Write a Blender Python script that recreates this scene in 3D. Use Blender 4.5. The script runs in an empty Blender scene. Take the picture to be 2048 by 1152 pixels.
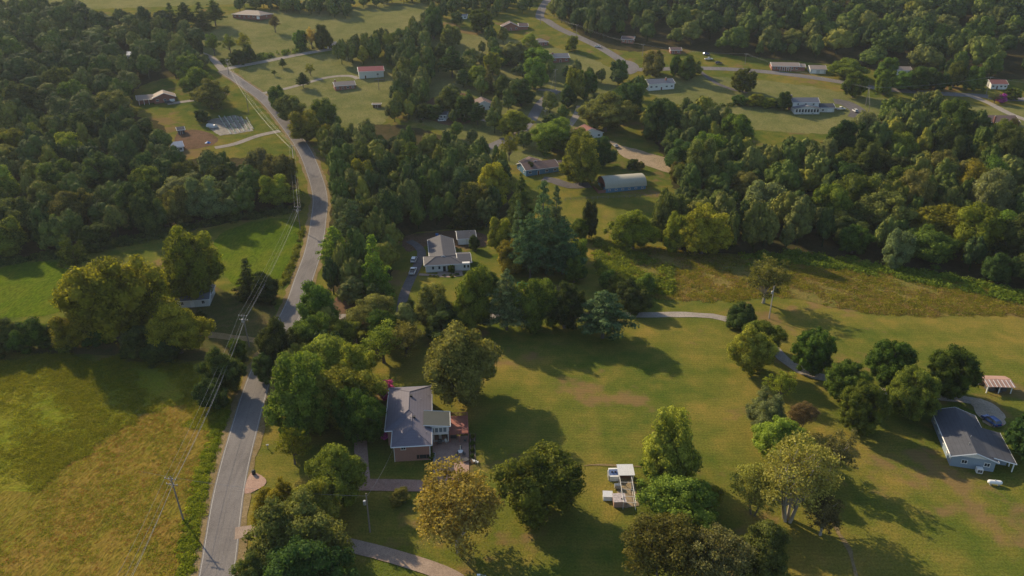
import bpy, bmesh, math, random
import numpy as np
from mathutils import Vector, Matrix
from mathutils.geometry import delaunay_2d_cdt

scene = bpy.context.scene
COL = scene.collection
R_ = math.radians
rng = random.Random(7)
nr = np.random.RandomState(11)

# ------------------------------------------------------------------ camera
FPX, PITCH, HCAM = 1500.0, R_(24.9), 105.0
cd = bpy.data.cameras.new('camera')
cam = bpy.data.objects.new('camera', cd)
COL.objects.link(cam)
cam.location = (0, 0, HCAM)
cam.rotation_euler = (math.pi / 2 - PITCH, 0, 0)
cd.sensor_width = 36
cd.lens = FPX / 2048 * 36
cd.clip_start = 1
cd.clip_end = 12000
scene.camera = cam

# ------------------------------------------------------------------ light
SUN_EL, SUN_AZ = 29.0, -43.0          # azimuth measured from +Y towards +X
scene.world = bpy.data.worlds.new('World')
scene.world.use_nodes = True
wn = scene.world.node_tree
bg = wn.nodes['Background']
sky = wn.nodes.new('ShaderNodeTexSky')
sky.sky_type = 'NISHITA'
sky.sun_disc = False
sky.sun_elevation = R_(SUN_EL)
sky.sun_rotation = R_(SUN_AZ)
wn.links.new(sky.outputs[0], bg.inputs[0])
bg.inputs[1].default_value = 0.135
sd = bpy.data.lights.new('sun', 'SUN')
sd.energy = 5.0
sd.angle = R_(0.6)
sd.color = (1.0, 0.80, 0.52)
sun = bpy.data.objects.new('sun', sd)
COL.objects.link(sun)
sv = Vector((math.sin(R_(SUN_AZ)) * math.cos(R_(SUN_EL)), math.cos(R_(SUN_AZ)) * math.cos(R_(SUN_EL)), math.sin(R_(SUN_EL))))
sun.rotation_euler = sv.to_track_quat('Z', 'Y').to_euler()
scene.view_settings.view_transform = 'Standard'
scene.view_settings.look = 'None'
scene.view_settings.exposure = 0.42
scene.view_settings.gamma = 1.0
scene.view_settings.use_curve_mapping = False
scene.cycles.max_bounces = 5
scene.cycles.transparent_max_bounces = 8
scene.cycles.volume_bounces = 0

# ------------------------------------------------------------------ terrain
_ty = np.arange(-300, 6000, 2.0)
_tb = np.interp(_ty, [-300, 290, 380, 450, 520, 640, 700, 760, 900, 1500, 6000], [0, 0, 9, 18, 29, 49, 57, 61, 64, 66, 66])
_tk = np.exp(-0.5 * (np.arange(-60, 61, 2) / 24.) ** 2)
_tk /= _tk.sum()
_tzz = np.convolve(np.pad(_tb, 30, mode='edge'), _tk, 'valid')
def tz(Y):
    return np.interp(Y, _ty, _tzz)
def G(x, y, z=None):
    """where the sight line of photo pixel x, y meets the ground (or the level z)"""
    u, v = (x - 1024) / FPX, (y - 576) / FPX
    dy, dz = math.cos(PITCH) - v * math.sin(PITCH), -math.sin(PITCH) - v * math.cos(PITCH)
    if z is not None:
        t = (z - HCAM) / dz
        return (u * t, dy * t, z)
    ts = np.arange(20, 3000, 1.0)
    below = (HCAM + dz * ts) < tz(dy * ts)
    i = int(np.argmax(below)) if below.any() else len(ts) - 1
    lo, hi = ts[i - 1], ts[i]
    for _ in range(20):
        m = (lo + hi) / 2
        if HCAM + dz * m < tz(dy * m): hi = m
        else: lo = m
    return (float(u * hi), float(dy * hi), float(tz(dy * hi)))
def proj(X, Y, Z):
    a = Z - HCAM
    d = Y * math.cos(PITCH) - a * math.sin(PITCH)
    return 1024 + FPX * X / d, 576 + FPX * (-Y * math.sin(PITCH) - a * math.cos(PITCH)) / d
def pxm(X, Y, Z):
    return FPX / (Y * math.cos(PITCH) + (HCAM - Z) * math.sin(PITCH))

# ------------------------------------------------------------------ mesh helpers
def new_mesh(name, V, Fs, tint=None):
    """V (n,3) array, Fs (m,k) array"""
    V = np.asarray(V, dtype=np.float32); Fs = np.asarray(Fs, dtype=np.int32)
    me = bpy.data.meshes.new(name)
    m, k = Fs.shape
    me.vertices.add(len(V)); me.vertices.foreach_set('co', V.ravel())
    me.loops.add(m * k); me.loops.foreach_set('vertex_index', Fs.ravel())
    me.polygons.add(m)
    me.polygons.foreach_set('loop_start', np.arange(0, m * k, k, dtype=np.int32))
    me.polygons.foreach_set('loop_total', np.full(m, k, dtype=np.int32))
    if tint is not None:
        a = me.attributes.new('tint', 'FLOAT', 'FACE')
        a.data.foreach_set('value', np.asarray(tint, dtype=np.float32))
    me.update(calc_edges=True)
    return me

class MB:
    def __init__(s): s.v = []; s.f = []
    def add(s, vs, fs):
        o = len(s.v); s.v += [tuple(p) for p in vs]; s.f += [tuple(i + o for i in f) for f in fs]; return s
    def box(s, x0, x1, y0, y1, z0, z1):
        return s.add([(x0,y0,z0),(x1,y0,z0),(x1,y1,z0),(x0,y1,z0),(x0,y0,z1),(x1,y0,z1),(x1,y1,z1),(x0,y1,z1)],
                     [(3,2,1,0),(4,5,6,7),(0,1,5,4),(1,2,6,5),(2,3,7,6),(3,0,4,7)])
    def cbox(s, c, d):
        return s.box(c[0]-d[0]/2, c[0]+d[0]/2, c[1]-d[1]/2, c[1]+d[1]/2, c[2]-d[2]/2, c[2]+d[2]/2)
    def tube(s, p0, p1, r0, r1=None, n=6, caps=True):
        r1 = r0 if r1 is None else r1
        p0, p1 = Vector(p0), Vector(p1); d = (p1 - p0)
        if d.length < 1e-6: return s
        q = d.to_track_quat('Z', 'Y')
        vs = []
        for p, r in ((p0, r0), (p1, r1)):
            for i in range(n):
                a = 2 * math.pi * i / n
                vs.append(p + q @ Vector((r * math.cos(a), r * math.sin(a), 0)))
        fs = [(i, (i + 1) % n, n + (i + 1) % n, n + i) for i in range(n)]
        if caps: fs += [tuple(range(n - 1, -1, -1)), tuple(range(n, 2 * n))]
        return s.add(vs, fs)
    def path(s, pts, rs, n=6):
        for i in range(len(pts) - 1): s.tube(pts[i], pts[i + 1], rs[i], rs[i + 1], n)
        return s
    def prism(s, poly, z0, z1):
        n = len(poly)
        return s.add([(x, y, z0) for x, y in poly] + [(x, y, z1) for x, y in poly],
                     [tuple(range(n - 1, -1, -1)), tuple(range(n, 2 * n))] + [(i, (i + 1) % n, n + (i + 1) % n, n + i) for i in range(n)])
    def slab(s, poly, t):
        """thick sheet: 3-D polygon (counter-clockwise from above) lowered by t"""
        n = len(poly)
        return s.add([p for p in poly] + [(x, y, z - t) for x, y, z in poly],
                     [tuple(range(n)), tuple(range(2 * n - 1, n - 1, -1))] + [(i, n + i, n + (i + 1) % n, (i + 1) % n) for i in range(n)])
    def lathe(s, prof, c=(0, 0, 0), n=16):
        vs = []
        for r, z in prof:
            for i in range(n):
                a = 2 * math.pi * i / n
                vs.append((c[0] + r * math.cos(a), c[1] + r * math.sin(a), c[2] + z))
        fs = [(j*n+i, j*n+(i+1)%n, (j+1)*n+(i+1)%n, (j+1)*n+i) for j in range(len(prof) - 1) for i in range(n)]
        return s.add(vs, fs + [tuple(range(n - 1, -1, -1)), tuple(range((len(prof)-1)*n, len(prof)*n))])
    def mesh(s, name):
        me = bpy.data.meshes.new(name); me.from_pydata(s.v, [], s.f); me.update(); return me
    def build(s, name, mat, parent=None, loc=None, rz=None, bevel=0):
        return link(name, s.mesh(name), mat, parent, loc, rz, bevel)

def link(name, me, mat, parent=None, loc=None, rz=None, bevel=0, onobj=False):
    o = bpy.data.objects.new(name, me); COL.objects.link(o)
    if mat is not None:
        if onobj:
            if not me.materials: me.materials.append(None)
            o.material_slots[0].link = 'OBJECT'; o.material_slots[0].material = mat
        elif not me.materials: me.materials.append(mat)
    if parent is not None: o.parent = parent
    if loc is not None: o.location = loc
    if rz is not None: o.rotation_euler = (0, 0, rz)
    if bevel:
        b = o.modifiers.new('bevel', 'BEVEL'); b.width = bevel; b.segments = 2; b.limit_method = 'ANGLE'
    return o

ROOTS = []
def tag(o, label, cat, group=None):
    o['label'] = label; o['category'] = cat
    if group: o['group'] = group
    ROOTS.append(o); return o
def thing(name, label, cat, loc=(0, 0, 0), rz=0, group=None):
    o = bpy.data.objects.new(name, None); COL.objects.link(o)
    o.empty_display_size = 0.5
    o.location = loc; o.rotation_euler = (0, 0, rz)
    return tag(o, label, cat, group)
def kids(o): return [c for c in COL.objects if c.parent is o]
def copy_tree(root, loc, rz, label, group=None, fam=None):
    fam = fam or [(c, kids(c)) for c in kids(root)]
    r = root.copy(); COL.objects.link(r); r.location = loc; r.rotation_euler = (0, 0, rz); r['label'] = label
    if group: r['group'] = group
    for c, gs in fam:
        d = c.copy(); COL.objects.link(d); d.parent = r
        for g in gs:
            e = g.copy(); COL.objects.link(e); e.parent = d
    return r

# ------------------------------------------------------------------ materials
MATS = {}
def nodemat(name):
    m = bpy.data.materials.new(name); m.use_nodes = True
    nt = m.node_tree; return m, nt, nt.nodes['Principled BSDF']
def nnode(nt, t, **kw):
    n = nt.nodes.new(t)
    for k, v in kw.items(): setattr(n, k, v)
    return n
def noise(nt, vec, scale, detail=3, rough=0.6):
    n = nnode(nt, 'ShaderNodeTexNoise'); n.inputs['Scale'].default_value = scale
    n.inputs['Detail'].default_value = detail; n.inputs['Roughness'].default_value = rough
    if vec is not None: nt.links.new(vec, n.inputs['Vector'])
    return n.outputs['Fac']
def ramp(nt, fac, stops):
    r = nnode(nt, 'ShaderNodeValToRGB'); e = r.color_ramp.elements
    while len(e) > 2: e.remove(e[-1])
    for i, (p, c) in enumerate(stops):
        x = e[i] if i < 2 else e.new(p)
        x.position = p; x.color = (*c, 1) if len(c) == 3 else c
    nt.links.new(fac, r.inputs[0]); return r.outputs[0]
def mix(nt, fac, a, b, mode='MIX'):
    m = nnode(nt, 'ShaderNodeMix', data_type='RGBA', blend_type=mode)
    for sock, v in ((0, fac), (6, a), (7, b)):
        if hasattr(v, 'is_linked'): nt.links.new(v, m.inputs[sock])
        elif sock == 0: m.inputs[0].default_value = v
        else: m.inputs[sock].default_value = (*v, 1)
    return m.outputs[2]
def vmap(nt, vec, scale=(1, 1, 1), rot=0):
    m = nnode(nt, 'ShaderNodeMapping'); m.inputs['Scale'].default_value = scale; m.inputs['Rotation'].default_value = (0, 0, rot)
    nt.links.new(vec, m.inputs['Vector']); return m.outputs[0]
def bump(nt, b, h, strength, dist):
    n = nnode(nt, 'ShaderNodeBump'); n.inputs['Strength'].default_value = strength; n.inputs['Distance'].default_value = dist
    nt.links.new(h, n.inputs['Height']); nt.links.new(n.outputs[0], b.inputs['Normal'])
def scaled(c, k): return tuple(min(1, x * k) for x in c)

def plain(name, col, rough=0.7, metal=0.0, var=0.15, scale=1.5, spec=0.3):
    if name in MATS: return MATS[name]
    m, nt, b = nodemat(name)
    pos = nnode(nt, 'ShaderNodeTexCoord').outputs['Object']
    f = noise(nt, pos, scale, 4)
    c = ramp(nt, f, [(0.25, scaled(col, 1 - var)), (0.75, scaled(col, 1 + var))])
    nt.links.new(c, b.inputs['Base Color'])
    b.inputs['Roughness'].default_value = rough; b.inputs['Metallic'].default_value = metal
    b.inputs['Specular IOR Level'].default_value = spec
    MATS[name] = m; return m
def glass(name='window_glass', col=(0.03, 0.04, 0.05)):
    if name in MATS: return MATS[name]
    m = plain(name, col, 0.08, 0, 0.3, 0.8, 0.6); return m
def rowmat(name, col, period=0.2, axis='Z', depth=0.02, var=0.18, rough=0.75, dark=0.75):
    """horizontal rows: shingle courses, siding laps, brick courses, metal ribs"""
    if name in MATS: return MATS[name]
    m, nt, b = nodemat(name)
    pos = nnode(nt, 'ShaderNodeTexCoord').outputs['Object']
    sp = nnode(nt, 'ShaderNodeSeparateXYZ'); nt.links.new(pos, sp.inputs[0])
    d = nnode(nt, 'ShaderNodeMath', operation='DIVIDE'); d.inputs[1].default_value = period; nt.links.new(sp.outputs[axis], d.inputs[0])
    fr = nnode(nt, 'ShaderNodeMath', operation='FRACT'); nt.links.new(d.outputs[0], fr.inputs[0])
    row = ramp(nt, fr.outputs[0], [(0.0, (dark,) * 3), (0.18, (1, 1, 1))])
    f1 = noise(nt, pos, 0.45, 5, 0.65); f2 = noise(nt, pos, 6, 3)
    c = ramp(nt, f1, [(0.3, scaled(col, 1 - var)), (0.7, scaled(col, 1 + var))])
    c = mix(nt, 0.5, c, ramp(nt, f2, [(0.3, scaled(col, 0.7)), (0.7, scaled(col, 1.25))]))
    c = mix(nt, 1.0, c, row, 'MULTIPLY')
    nt.links.new(c, b.inputs['Base Color']); b.inputs['Roughness'].default_value = rough
    b.inputs['Specular IOR Level'].default_value = 0.1
    bump(nt, b, row, 0.6, depth)
    MATS[name] = m; return m
def groundmat(name, cols, big=0.03, mid=0.25, fine=2.5, stripe=None, bstr=0.5, bdist=0.15, patch=None, aniso=None):
    """cols: three colours from lush to dry"""
    m, nt, b = nodemat(name)
    pos = nnode(nt, 'ShaderNodeNewGeometry').outputs['Position']
    p2 = vmap(nt, pos, aniso[0], aniso[1]) if aniso else pos
    f1 = noise(nt, pos, big, 5, 0.6); f2 = noise(nt, p2, mid, 5, 0.65); f3 = noise(nt, p2, fine, 3, 0.6)
    c1 = ramp(nt, f1, [(0.34, cols[0]), (0.5, cols[1]), (0.66, cols[2])])
    c2 = ramp(nt, f2, [(0.32, cols[0]), (0.5, cols[1]), (0.7, cols[2])])
    c = mix(nt, 0.5, c1, c2)
    g = ramp(nt, f3, [(0.25, (0.6, 0.6, 0.6)), (0.75, (1.4, 1.4, 1.4))])
    c = mix(nt, 1.0, c, g, 'MULTIPLY')
    if patch:
        pf = noise(nt, pos, patch[1], 4, 0.7)
        pm = ramp(nt, pf, [(patch[2], (0, 0, 0)), (patch[2] + 0.07, (1, 1, 1))])
        bw = nnode(nt, 'ShaderNodeRGBToBW'); nt.links.new(pm, bw.inputs[0])
        mm = nnode(nt, 'ShaderNodeMath', operation='MULTIPLY'); mm.inputs[1].default_value = patch[3]; nt.links.new(bw.outputs[0], mm.inputs[0])
        c = mix(nt, mm.outputs[0], c, patch[0])
    hh = f3
    if stripe:
        w = nnode(nt, 'ShaderNodeTexWave', wave_type='BANDS', bands_direction='X')
        nt.links.new(vmap(nt, pos, (1, 1, 1), stripe[0]), w.inputs['Vector'])
        w.inputs['Scale'].default_value = stripe[1]; w.inputs['Distortion'].default_value = stripe[3]
        w.inputs['Detail'].default_value = 2; w.inputs['Detail Scale'].default_value = 0.6
        k = stripe[2]
        c = mix(nt, 1.0, c, ramp(nt, w.outputs['Fac'], [(0.0, (1 - k,) * 3), (1.0, (1 + k,) * 3)]), 'MULTIPLY')
    nt.links.new(c, b.inputs['Base Color']); b.inputs['Roughness'].default_value = 0.95
    b.inputs['Specular IOR Level'].default_value = 0.0
    a = nnode(nt, 'ShaderNodeMath', operation='ADD'); nt.links.new(f3, a.inputs[0]); nt.links.new(f2, a.inputs[1])
    bump(nt, b, a.outputs[0], bstr, bdist)
    MATS[name] = m; return m
def leafmat(name, dark, light, trans=0.38, hue=0.035):
    m, nt, b = nodemat(name)
    at = nnode(nt, 'ShaderNodeAttribute'); at.attribute_name = 'tint'
    oi = nnode(nt, 'ShaderNodeObjectInfo')
    c = ramp(nt, at.outputs['Fac'], [(0.0, dark), (1.0, light)])
    hs = nnode(nt, 'ShaderNodeHueSaturation')
    mr = nnode(nt, 'ShaderNodeMapRange'); mr.inputs[3].default_value = 0.5 - hue; mr.inputs[4].default_value = 0.5 + hue
    nt.links.new(oi.outputs['Random'], mr.inputs[0]); nt.links.new(mr.outputs[0], hs.inputs['Hue'])
    mv = nnode(nt, 'ShaderNodeMapRange'); mv.inputs[3].default_value = 0.72; mv.inputs[4].default_value = 1.32
    w = nnode(nt, 'ShaderNodeTexWhiteNoise', noise_dimensions='1D'); nt.links.new(oi.outputs['Random'], w.inputs['W'])
    nt.links.new(w.outputs[0], mv.inputs[0]); nt.links.new(mv.outputs[0], hs.inputs['Value'])
    nt.links.new(c, hs.inputs['Color'])
    nt.links.new(hs.outputs[0], b.inputs['Base Color'])
    b.inputs['Roughness'].default_value = 0.85; b.inputs['Specular IOR Level'].default_value = 0.06
    tr = nnode(nt, 'ShaderNodeBsdfTranslucent')
    tc = mix(nt, 1.0, hs.outputs[0], (1.3, 1.25, 0.5), 'MULTIPLY'); nt.links.new(tc, tr.inputs[0])
    ms = nnode(nt, 'ShaderNodeMixShader'); ms.inputs[0].default_value = trans
    nt.links.new(b.outputs[0], ms.inputs[1]); nt.links.new(tr.outputs[0], ms.inputs[2])
    nt.links.new(ms.outputs[0], nt.nodes['Material Output'].inputs[0])
    MATS[name] = m; return m

LEAF = {
 'green':  leafmat('leaves_green', (0.034, 0.060, 0.010), (0.163, 0.217, 0.033)),
 'bright': leafmat('leaves_bright', (0.070, 0.105, 0.012), (0.271, 0.319, 0.044)),
 'yellow': leafmat('leaves_yellow_green', (0.095, 0.108, 0.010), (0.340, 0.340, 0.034)),
 'dark':   leafmat('leaves_dark', (0.020, 0.040, 0.010), (0.096, 0.136, 0.033)),
 'olive':  leafmat('leaves_olive', (0.068, 0.078, 0.018), (0.255, 0.255, 0.062)),
 'pine':   leafmat('needles_blue_green', (0.034, 0.064, 0.024), (0.150, 0.215, 0.082), 0.2),
 'pale':   leafmat('leaves_pale_grey_green', (0.075, 0.092, 0.036), (0.225, 0.250, 0.095)),
 'gold':   leafmat('leaves_gold', (0.18, 0.15, 0.03), (0.45, 0.38, 0.09)),
 'brown':  leafmat('leaves_brownish', (0.070, 0.062, 0.028), (0.224, 0.190, 0.081)),
 'lime':   leafmat('leaves_pale_lime', (0.12, 0.14, 0.03), (0.34, 0.36, 0.09)),
 'fresh':  leafmat('leaves_fresh', (0.090, 0.130, 0.016), (0.330, 0.390, 0.062)),
 'pink':   leafmat('blossom_pink', (0.22, 0.04, 0.13), (0.60, 0.10, 0.38), 0.05),
}
BARK = plain('bark', (0.10, 0.085, 0.07), 0.9, 0, 0.35, 3)
PALEBARK = plain('pale_bark', (0.30, 0.27, 0.23), 0.9, 0, 0.3, 3)
WHITE = plain('white_paint', (0.72, 0.72, 0.70), 0.5, 0, 0.05)
WOODPOLE = plain('weathered_pole', (0.20, 0.17, 0.145), 0.9, 0, 0.25, 4)
GALV = plain('galvanised_metal', (0.42, 0.43, 0.44), 0.45, 0.6, 0.1)
BLACK = plain('black_paint', (0.02, 0.02, 0.022), 0.5, 0, 0.2)
TYRE = plain('rubber', (0.025, 0.025, 0.026), 0.85)

# ------------------------------------------------------------------ the ground sheet
LAWN = groundmat('mown_grass', [(0.045, 0.085, 0.012), (0.118, 0.124, 0.022), (0.255, 0.175, 0.042)], 0.022, 0.12, 2.6, bstr=.8, bdist=.2,
                 stripe=(R_(92), 0.28, 0.045, 2.5), patch=((0.20, 0.115, 0.062), 0.035, 0.56, 0.6))
PASTURE = groundmat('dry_pasture', [(0.085, 0.105, 0.030), (0.150, 0.150, 0.050), (0.21, 0.185, 0.075)], 0.02, 0.12, 1.5, stripe=(R_(75), 0.5, 0.05, 2))
LUSH = groundmat('lush_grass', [(0.045, 0.080, 0.006), (0.075, 0.110, 0.008), (0.130, 0.125, 0.018)], 0.03, 0.2, 1.6, aniso=((1, 0.35, 1), R_(-20)))
HAY = groundmat('rough_cut_field', [(0.110, 0.122, 0.014), (0.180, 0.132, 0.024), (0.225, 0.138, 0.040)], 0.035, 0.22, 1.7, stripe=(R_(17), 0.33, 0.07, 6),
                bstr=0.9, bdist=0.35, aniso=((1.2, 0.5, 1), R_(-15)))
WEEDS = groundmat('weedy_field', [(0.085, 0.120, 0.010), (0.145, 0.160, 0.016), (0.20, 0.165, 0.025)], 0.05, 0.35, 1.8, bstr=0.9, bdist=0.4)
MEADOW = groundmat('meadow_ground', [(0.08, 0.10, 0.018), (0.15, 0.13, 0.035), (0.21, 0.14, 0.05)], 0.04, 0.3, 1.6, bstr=0.9, bdist=0.4)
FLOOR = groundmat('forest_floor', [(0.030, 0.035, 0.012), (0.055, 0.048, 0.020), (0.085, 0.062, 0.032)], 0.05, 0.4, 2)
YARD = groundmat('dark_olive_yard_grass', [(0.045, 0.065, 0.015), (0.085, 0.080, 0.028), (0.13, 0.09, 0.045)], 0.05, 0.35, 2.5)  # dark olive grass with a brown tint, the yard's own colour
MULCH = groundmat('leaf_litter', [(0.07, 0.06, 0.025), (0.13, 0.08, 0.05), (0.16, 0.10, 0.065)], 0.06, 0.4, 2.5)
DIRT = groundmat('bare_tan_soil', [(0.20, 0.17, 0.10), (0.30, 0.23, 0.15), (0.36, 0.28, 0.19)], 0.05, 0.3, 2)
GRAVEL = groundmat('gravel', [(0.21, 0.185, 0.16), (0.28, 0.25, 0.215), (0.35, 0.31, 0.27)], 0.08, 0.8, 5, bstr=0.4, bdist=0.05)
ASPH = groundmat('old_asphalt', [(0.135, 0.125, 0.120), (0.175, 0.162, 0.155), (0.215, 0.20, 0.19)], 0.05, 0.5, 9, aniso=((1.6, 0.25, 1), R_(-12)), bstr=0.15, bdist=0.02)
DARKASPH = groundmat('dark_asphalt', [(0.09, 0.085, 0.085), (0.12, 0.11, 0.11), (0.16, 0.15, 0.145)], 0.05, 0.4, 6, bstr=0.15, bdist=0.02)
PINKCON = groundmat('pink_aggregate_paving', [(0.24, 0.155, 0.120), (0.32, 0.205, 0.160), (0.39, 0.275, 0.215)], 0.1, 0.7, 6, bstr=0.1, bdist=0.02)
TANCON = groundmat('tan_paving', [(0.22, 0.17, 0.14), (0.28, 0.215, 0.17), (0.33, 0.26, 0.21)], 0.08, 0.6, 6, bstr=0.1, bdist=0.02)
SHOULD = groundmat('dry_verge', [(0.13, 0.10, 0.045), (0.20, 0.15, 0.075), (0.26, 0.20, 0.12)], 0.06, 0.6, 4)

ys = list(np.arange(-120, 1000, 5.0)) + list(np.arange(1000, 5001, 100.0))
xs = [-4000, -1500, -700, -350, 0, 350, 700, 1500, 4000]
V = [(x, y, tz(y)) for y in ys for x in xs]
nx = len(xs)
Fq = [(j*nx+i, j*nx+i+1, (j+1)*nx+i+1, (j+1)*nx+i) for j in range(len(ys)-1) for i in range(nx-1)]
g = link('ground', new_mesh('ground', V, Fq), LAWN); g['kind'] = 'structure'
g.data.polygons.foreach_set('use_smooth', [True] * len(g.data.polygons))

def smooth_closed(P, it=2):
    for _ in range(it):
        Q = []
        for i in range(len(P)):
            a, b = P[i], P[(i + 1) % len(P)]
            Q += [(a[0]*.75+b[0]*.25, a[1]*.75+b[1]*.25), (a[0]*.25+b[0]*.75, a[1]*.25+b[1]*.75)]
        P = Q
    return P
def wpt(p): return (p[1], p[2]) if p[0] == 'w' else G(*p)[:2]
def inside(P, x, y):
    c = False; n = len(P); j = n - 1
    for i in range(n):
        xi, yi = P[i]; xj, yj = P[j]
        if (yi > y) != (yj > y) and x < (xj - xi) * (y - yi) / (yj - yi) + xi: c = not c
        j = i
    return c
def patch(name, px, mat, lift, jit=1.0, sm=2, step=6.0):
    P = [wpt(p) for p in px]
    if sm: P = smooth_closed(P, sm)
    # dense, jittered outline
    Q = []
    for i in range(len(P)):
        a, b = P[i], P[(i + 1) % len(P)]
        L = math.hypot(b[0]-a[0], b[1]-a[1]); n = max(1, int(L / 2.5))
        for k in range(n):
            t = k / n
            Q.append((a[0]+(b[0]-a[0])*t + rng.uniform(-jit, jit)*.5, a[1]+(b[1]-a[1])*t + rng.uniform(-jit, jit)*.5))
    x0, x1 = min(q[0] for q in Q), max(q[0] for q in Q); y0, y1 = min(q[1] for q in Q), max(q[1] for q in Q)
    pts = [Vector(q) for q in Q]; n = len(pts)
    y = y0 + step / 2
    while y < y1:
        x = x0
        while x < x1:
            if inside(Q, x, y): pts.append(Vector((x, y)))
            x += step * 2
        y += step
    r = delaunay_2d_cdt(pts, [], [list(range(n))], 1, 1e-4)
    vs = [(v.x, v.y, float(tz(v.y)) + lift) for v in r[0]]
    me = bpy.data.meshes.new(name); me.from_pydata(vs, [], r[2]); me.update()
    bm = bmesh.new(); bm.from_mesh(me); bmesh.ops.recalc_face_normals(bm, faces=bm.faces)
    for f in bm.faces:
        if f.normal.z < 0: f.normal_flip()
    bm.to_mesh(me); bm.free()
    o = link(name, me, mat); o['kind'] = 'structure'
    return Q
def spline(P, step=3.0):
    out = []
    P = [2*np.array(P[0]) - np.array(P[1])] + [np.array(p) for p in P] + [2*np.array(P[-1]) - np.array(P[-2])]
    for i in range(1, len(P) - 2):
        p0, p1, p2, p3 = P[i-1:i+3]
        n = max(2, int(np.linalg.norm(p2 - p1) / step))
        for k in range(n):
            t = k / n
            out.append(0.5 * ((2*p1) + (-p0+p2)*t + (2*p0-5*p1+4*p2-p3)*t*t + (-p0+3*p1-3*p2+p3)*t**3))
    out.append(P[-2]); return out
ROADS = []      # (points, half width) to keep trees off
def strip(name, px, width, mat, lift, off=0.0, jit=0.0, thick=0.0, world=False, keep=True, kind='structure'):
    C = spline([p if world else wpt(p) for p in px])
    if keep: ROADS.append((np.array(C), width / 2))
    vs = []; n = len(C)
    L_, R2 = [], []
    for i in range(n):
        t = C[min(i+1, n-1)] - C[max(i-1, 0)]; t = t / (np.linalg.norm(t) + 1e-9); nn = np.array([-t[1], t[0]])
        for s in (1, -1):
            q = C[i] + nn * (off + s * (width / 2 + rng.uniform(-jit, jit)))
            (L_ if s > 0 else R2).append((q[0], q[1], float(tz(q[1])) + lift))
    vs = L_ + R2
    fs = [(i, n + i, n + i + 1, i + 1) for i in range(n - 1)]
    if thick:
        vs2 = [(x, y, z - thick) for x, y, z in vs]
        vs = vs + vs2; m = 2 * n
        fs += [(i, i + 1, m + i + 1, m + i) for i in range(n - 1)] + [(n + i + 1, n + i, m + n + i, m + n + i + 1) for i in range(n - 1)]
    me = bpy.data.meshes.new(name); me.from_pydata(vs, [], fs); me.update()
    o = link(name, me, mat)
    if kind: o['kind'] = kind
    return o

# large cover areas, each a sheet a little above the one below
patch('far_hayfield', [(90,22),(300,14),(500,8),(620,2),('w',-60,820),('w',-700,820),(60,12)], PASTURE, .05, 4)
patch('upper_pasture', [(370,62),(470,20),(600,20),(690,25),(720,8),(850,2),(860,30),(820,62),(690,80),(640,100),(560,120),(440,128),(400,95)], PASTURE, .05, 3)
patch('roadside_pasture', [(455,148),(540,122),(660,105),(790,120),(790,250),(700,262),(610,230),(560,205),(520,180)], PASTURE, .05, 3)
patch('hillside_lawn', [(1270,150),(1420,152),(1600,168),(1740,195),(1900,210),(2048,215),('w',420,430),(1900,265),(1700,270),(1480,262),(1380,215),(1290,190)], PASTURE, .05, 3)
patch('village_lawn', [(860,60),(960,70),(1100,90),(1250,140),(1220,200),(1100,330),(980,330),(870,250),(800,240),(850,120)], PASTURE, .045, 3)
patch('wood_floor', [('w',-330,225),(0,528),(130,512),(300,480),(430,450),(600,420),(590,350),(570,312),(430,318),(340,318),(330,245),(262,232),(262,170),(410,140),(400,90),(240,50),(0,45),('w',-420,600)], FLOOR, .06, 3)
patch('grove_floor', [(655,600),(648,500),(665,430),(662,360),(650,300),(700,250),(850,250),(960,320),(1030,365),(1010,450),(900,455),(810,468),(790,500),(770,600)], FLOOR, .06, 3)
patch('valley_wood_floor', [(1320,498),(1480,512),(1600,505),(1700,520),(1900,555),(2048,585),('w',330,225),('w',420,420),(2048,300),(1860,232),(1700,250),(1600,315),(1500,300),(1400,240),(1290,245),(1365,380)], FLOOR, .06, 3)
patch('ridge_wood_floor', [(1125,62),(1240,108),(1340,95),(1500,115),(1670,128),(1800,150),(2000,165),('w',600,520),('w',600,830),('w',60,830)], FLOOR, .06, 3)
patch('lush_field', [('w',-180,235),(0,530),(130,518),(150,560),(140,620),(60,640),('w',-190,205)], LUSH, .07, 2)
patch('lush_strip', [(425,458),(600,428),(604,470),(582,530),(545,570),(470,580),(440,540)], LUSH, .07, 2)
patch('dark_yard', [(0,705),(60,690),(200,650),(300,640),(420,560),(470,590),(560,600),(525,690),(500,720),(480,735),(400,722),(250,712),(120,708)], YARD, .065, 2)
POLY_WEED = patch('weedy_field', [('w',-190,176),(0,716),(120,716),(250,712),(400,728),(470,742),(460,800),(415,880),(340,800),(250,850),(150,930),(0,1000),('w',-150,118)], WEEDS, .08, 6)
POLY_HAY = patch('rough_field', [('w',-150,125),(0,985),(150,925),(250,845),(340,795),(425,800),(420,900),(385,1000),(360,1100),(345,1260),('w',-120,85)], HAY, .07, 2)
POLY_MEAD = patch('meadow', [(1190,475),(1330,500),(1480,514),(1640,505),(1790,540),(1900,562),(2048,590),('w',330,228),('w',300,200),(2048,632),(1900,630),(1780,632),(1680,618),(1560,588),(1450,603),(1300,600),(1215,560)], MEADOW, .075, 2)
patch('riding_ground', [(1228,290),(1262,295),(1320,312),(1385,332),(1420,350),(1350,352),(1290,330),(1240,312)], DIRT, .08, 1)
patch('brown_slope', [(845,195),(950,180),(960,250),(860,250)], MULCH, .065, 2)
patch('bare_yard', [(803,490),(800,472),(880,462),(960,462),(985,480),(960,500),(860,488),(835,500),(815,505)], MULCH, .07, 1)
patch('shady_verge', [(640,640),(700,560),(790,570),(760,640),(700,660)], MULCH, .065, 1)
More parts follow.
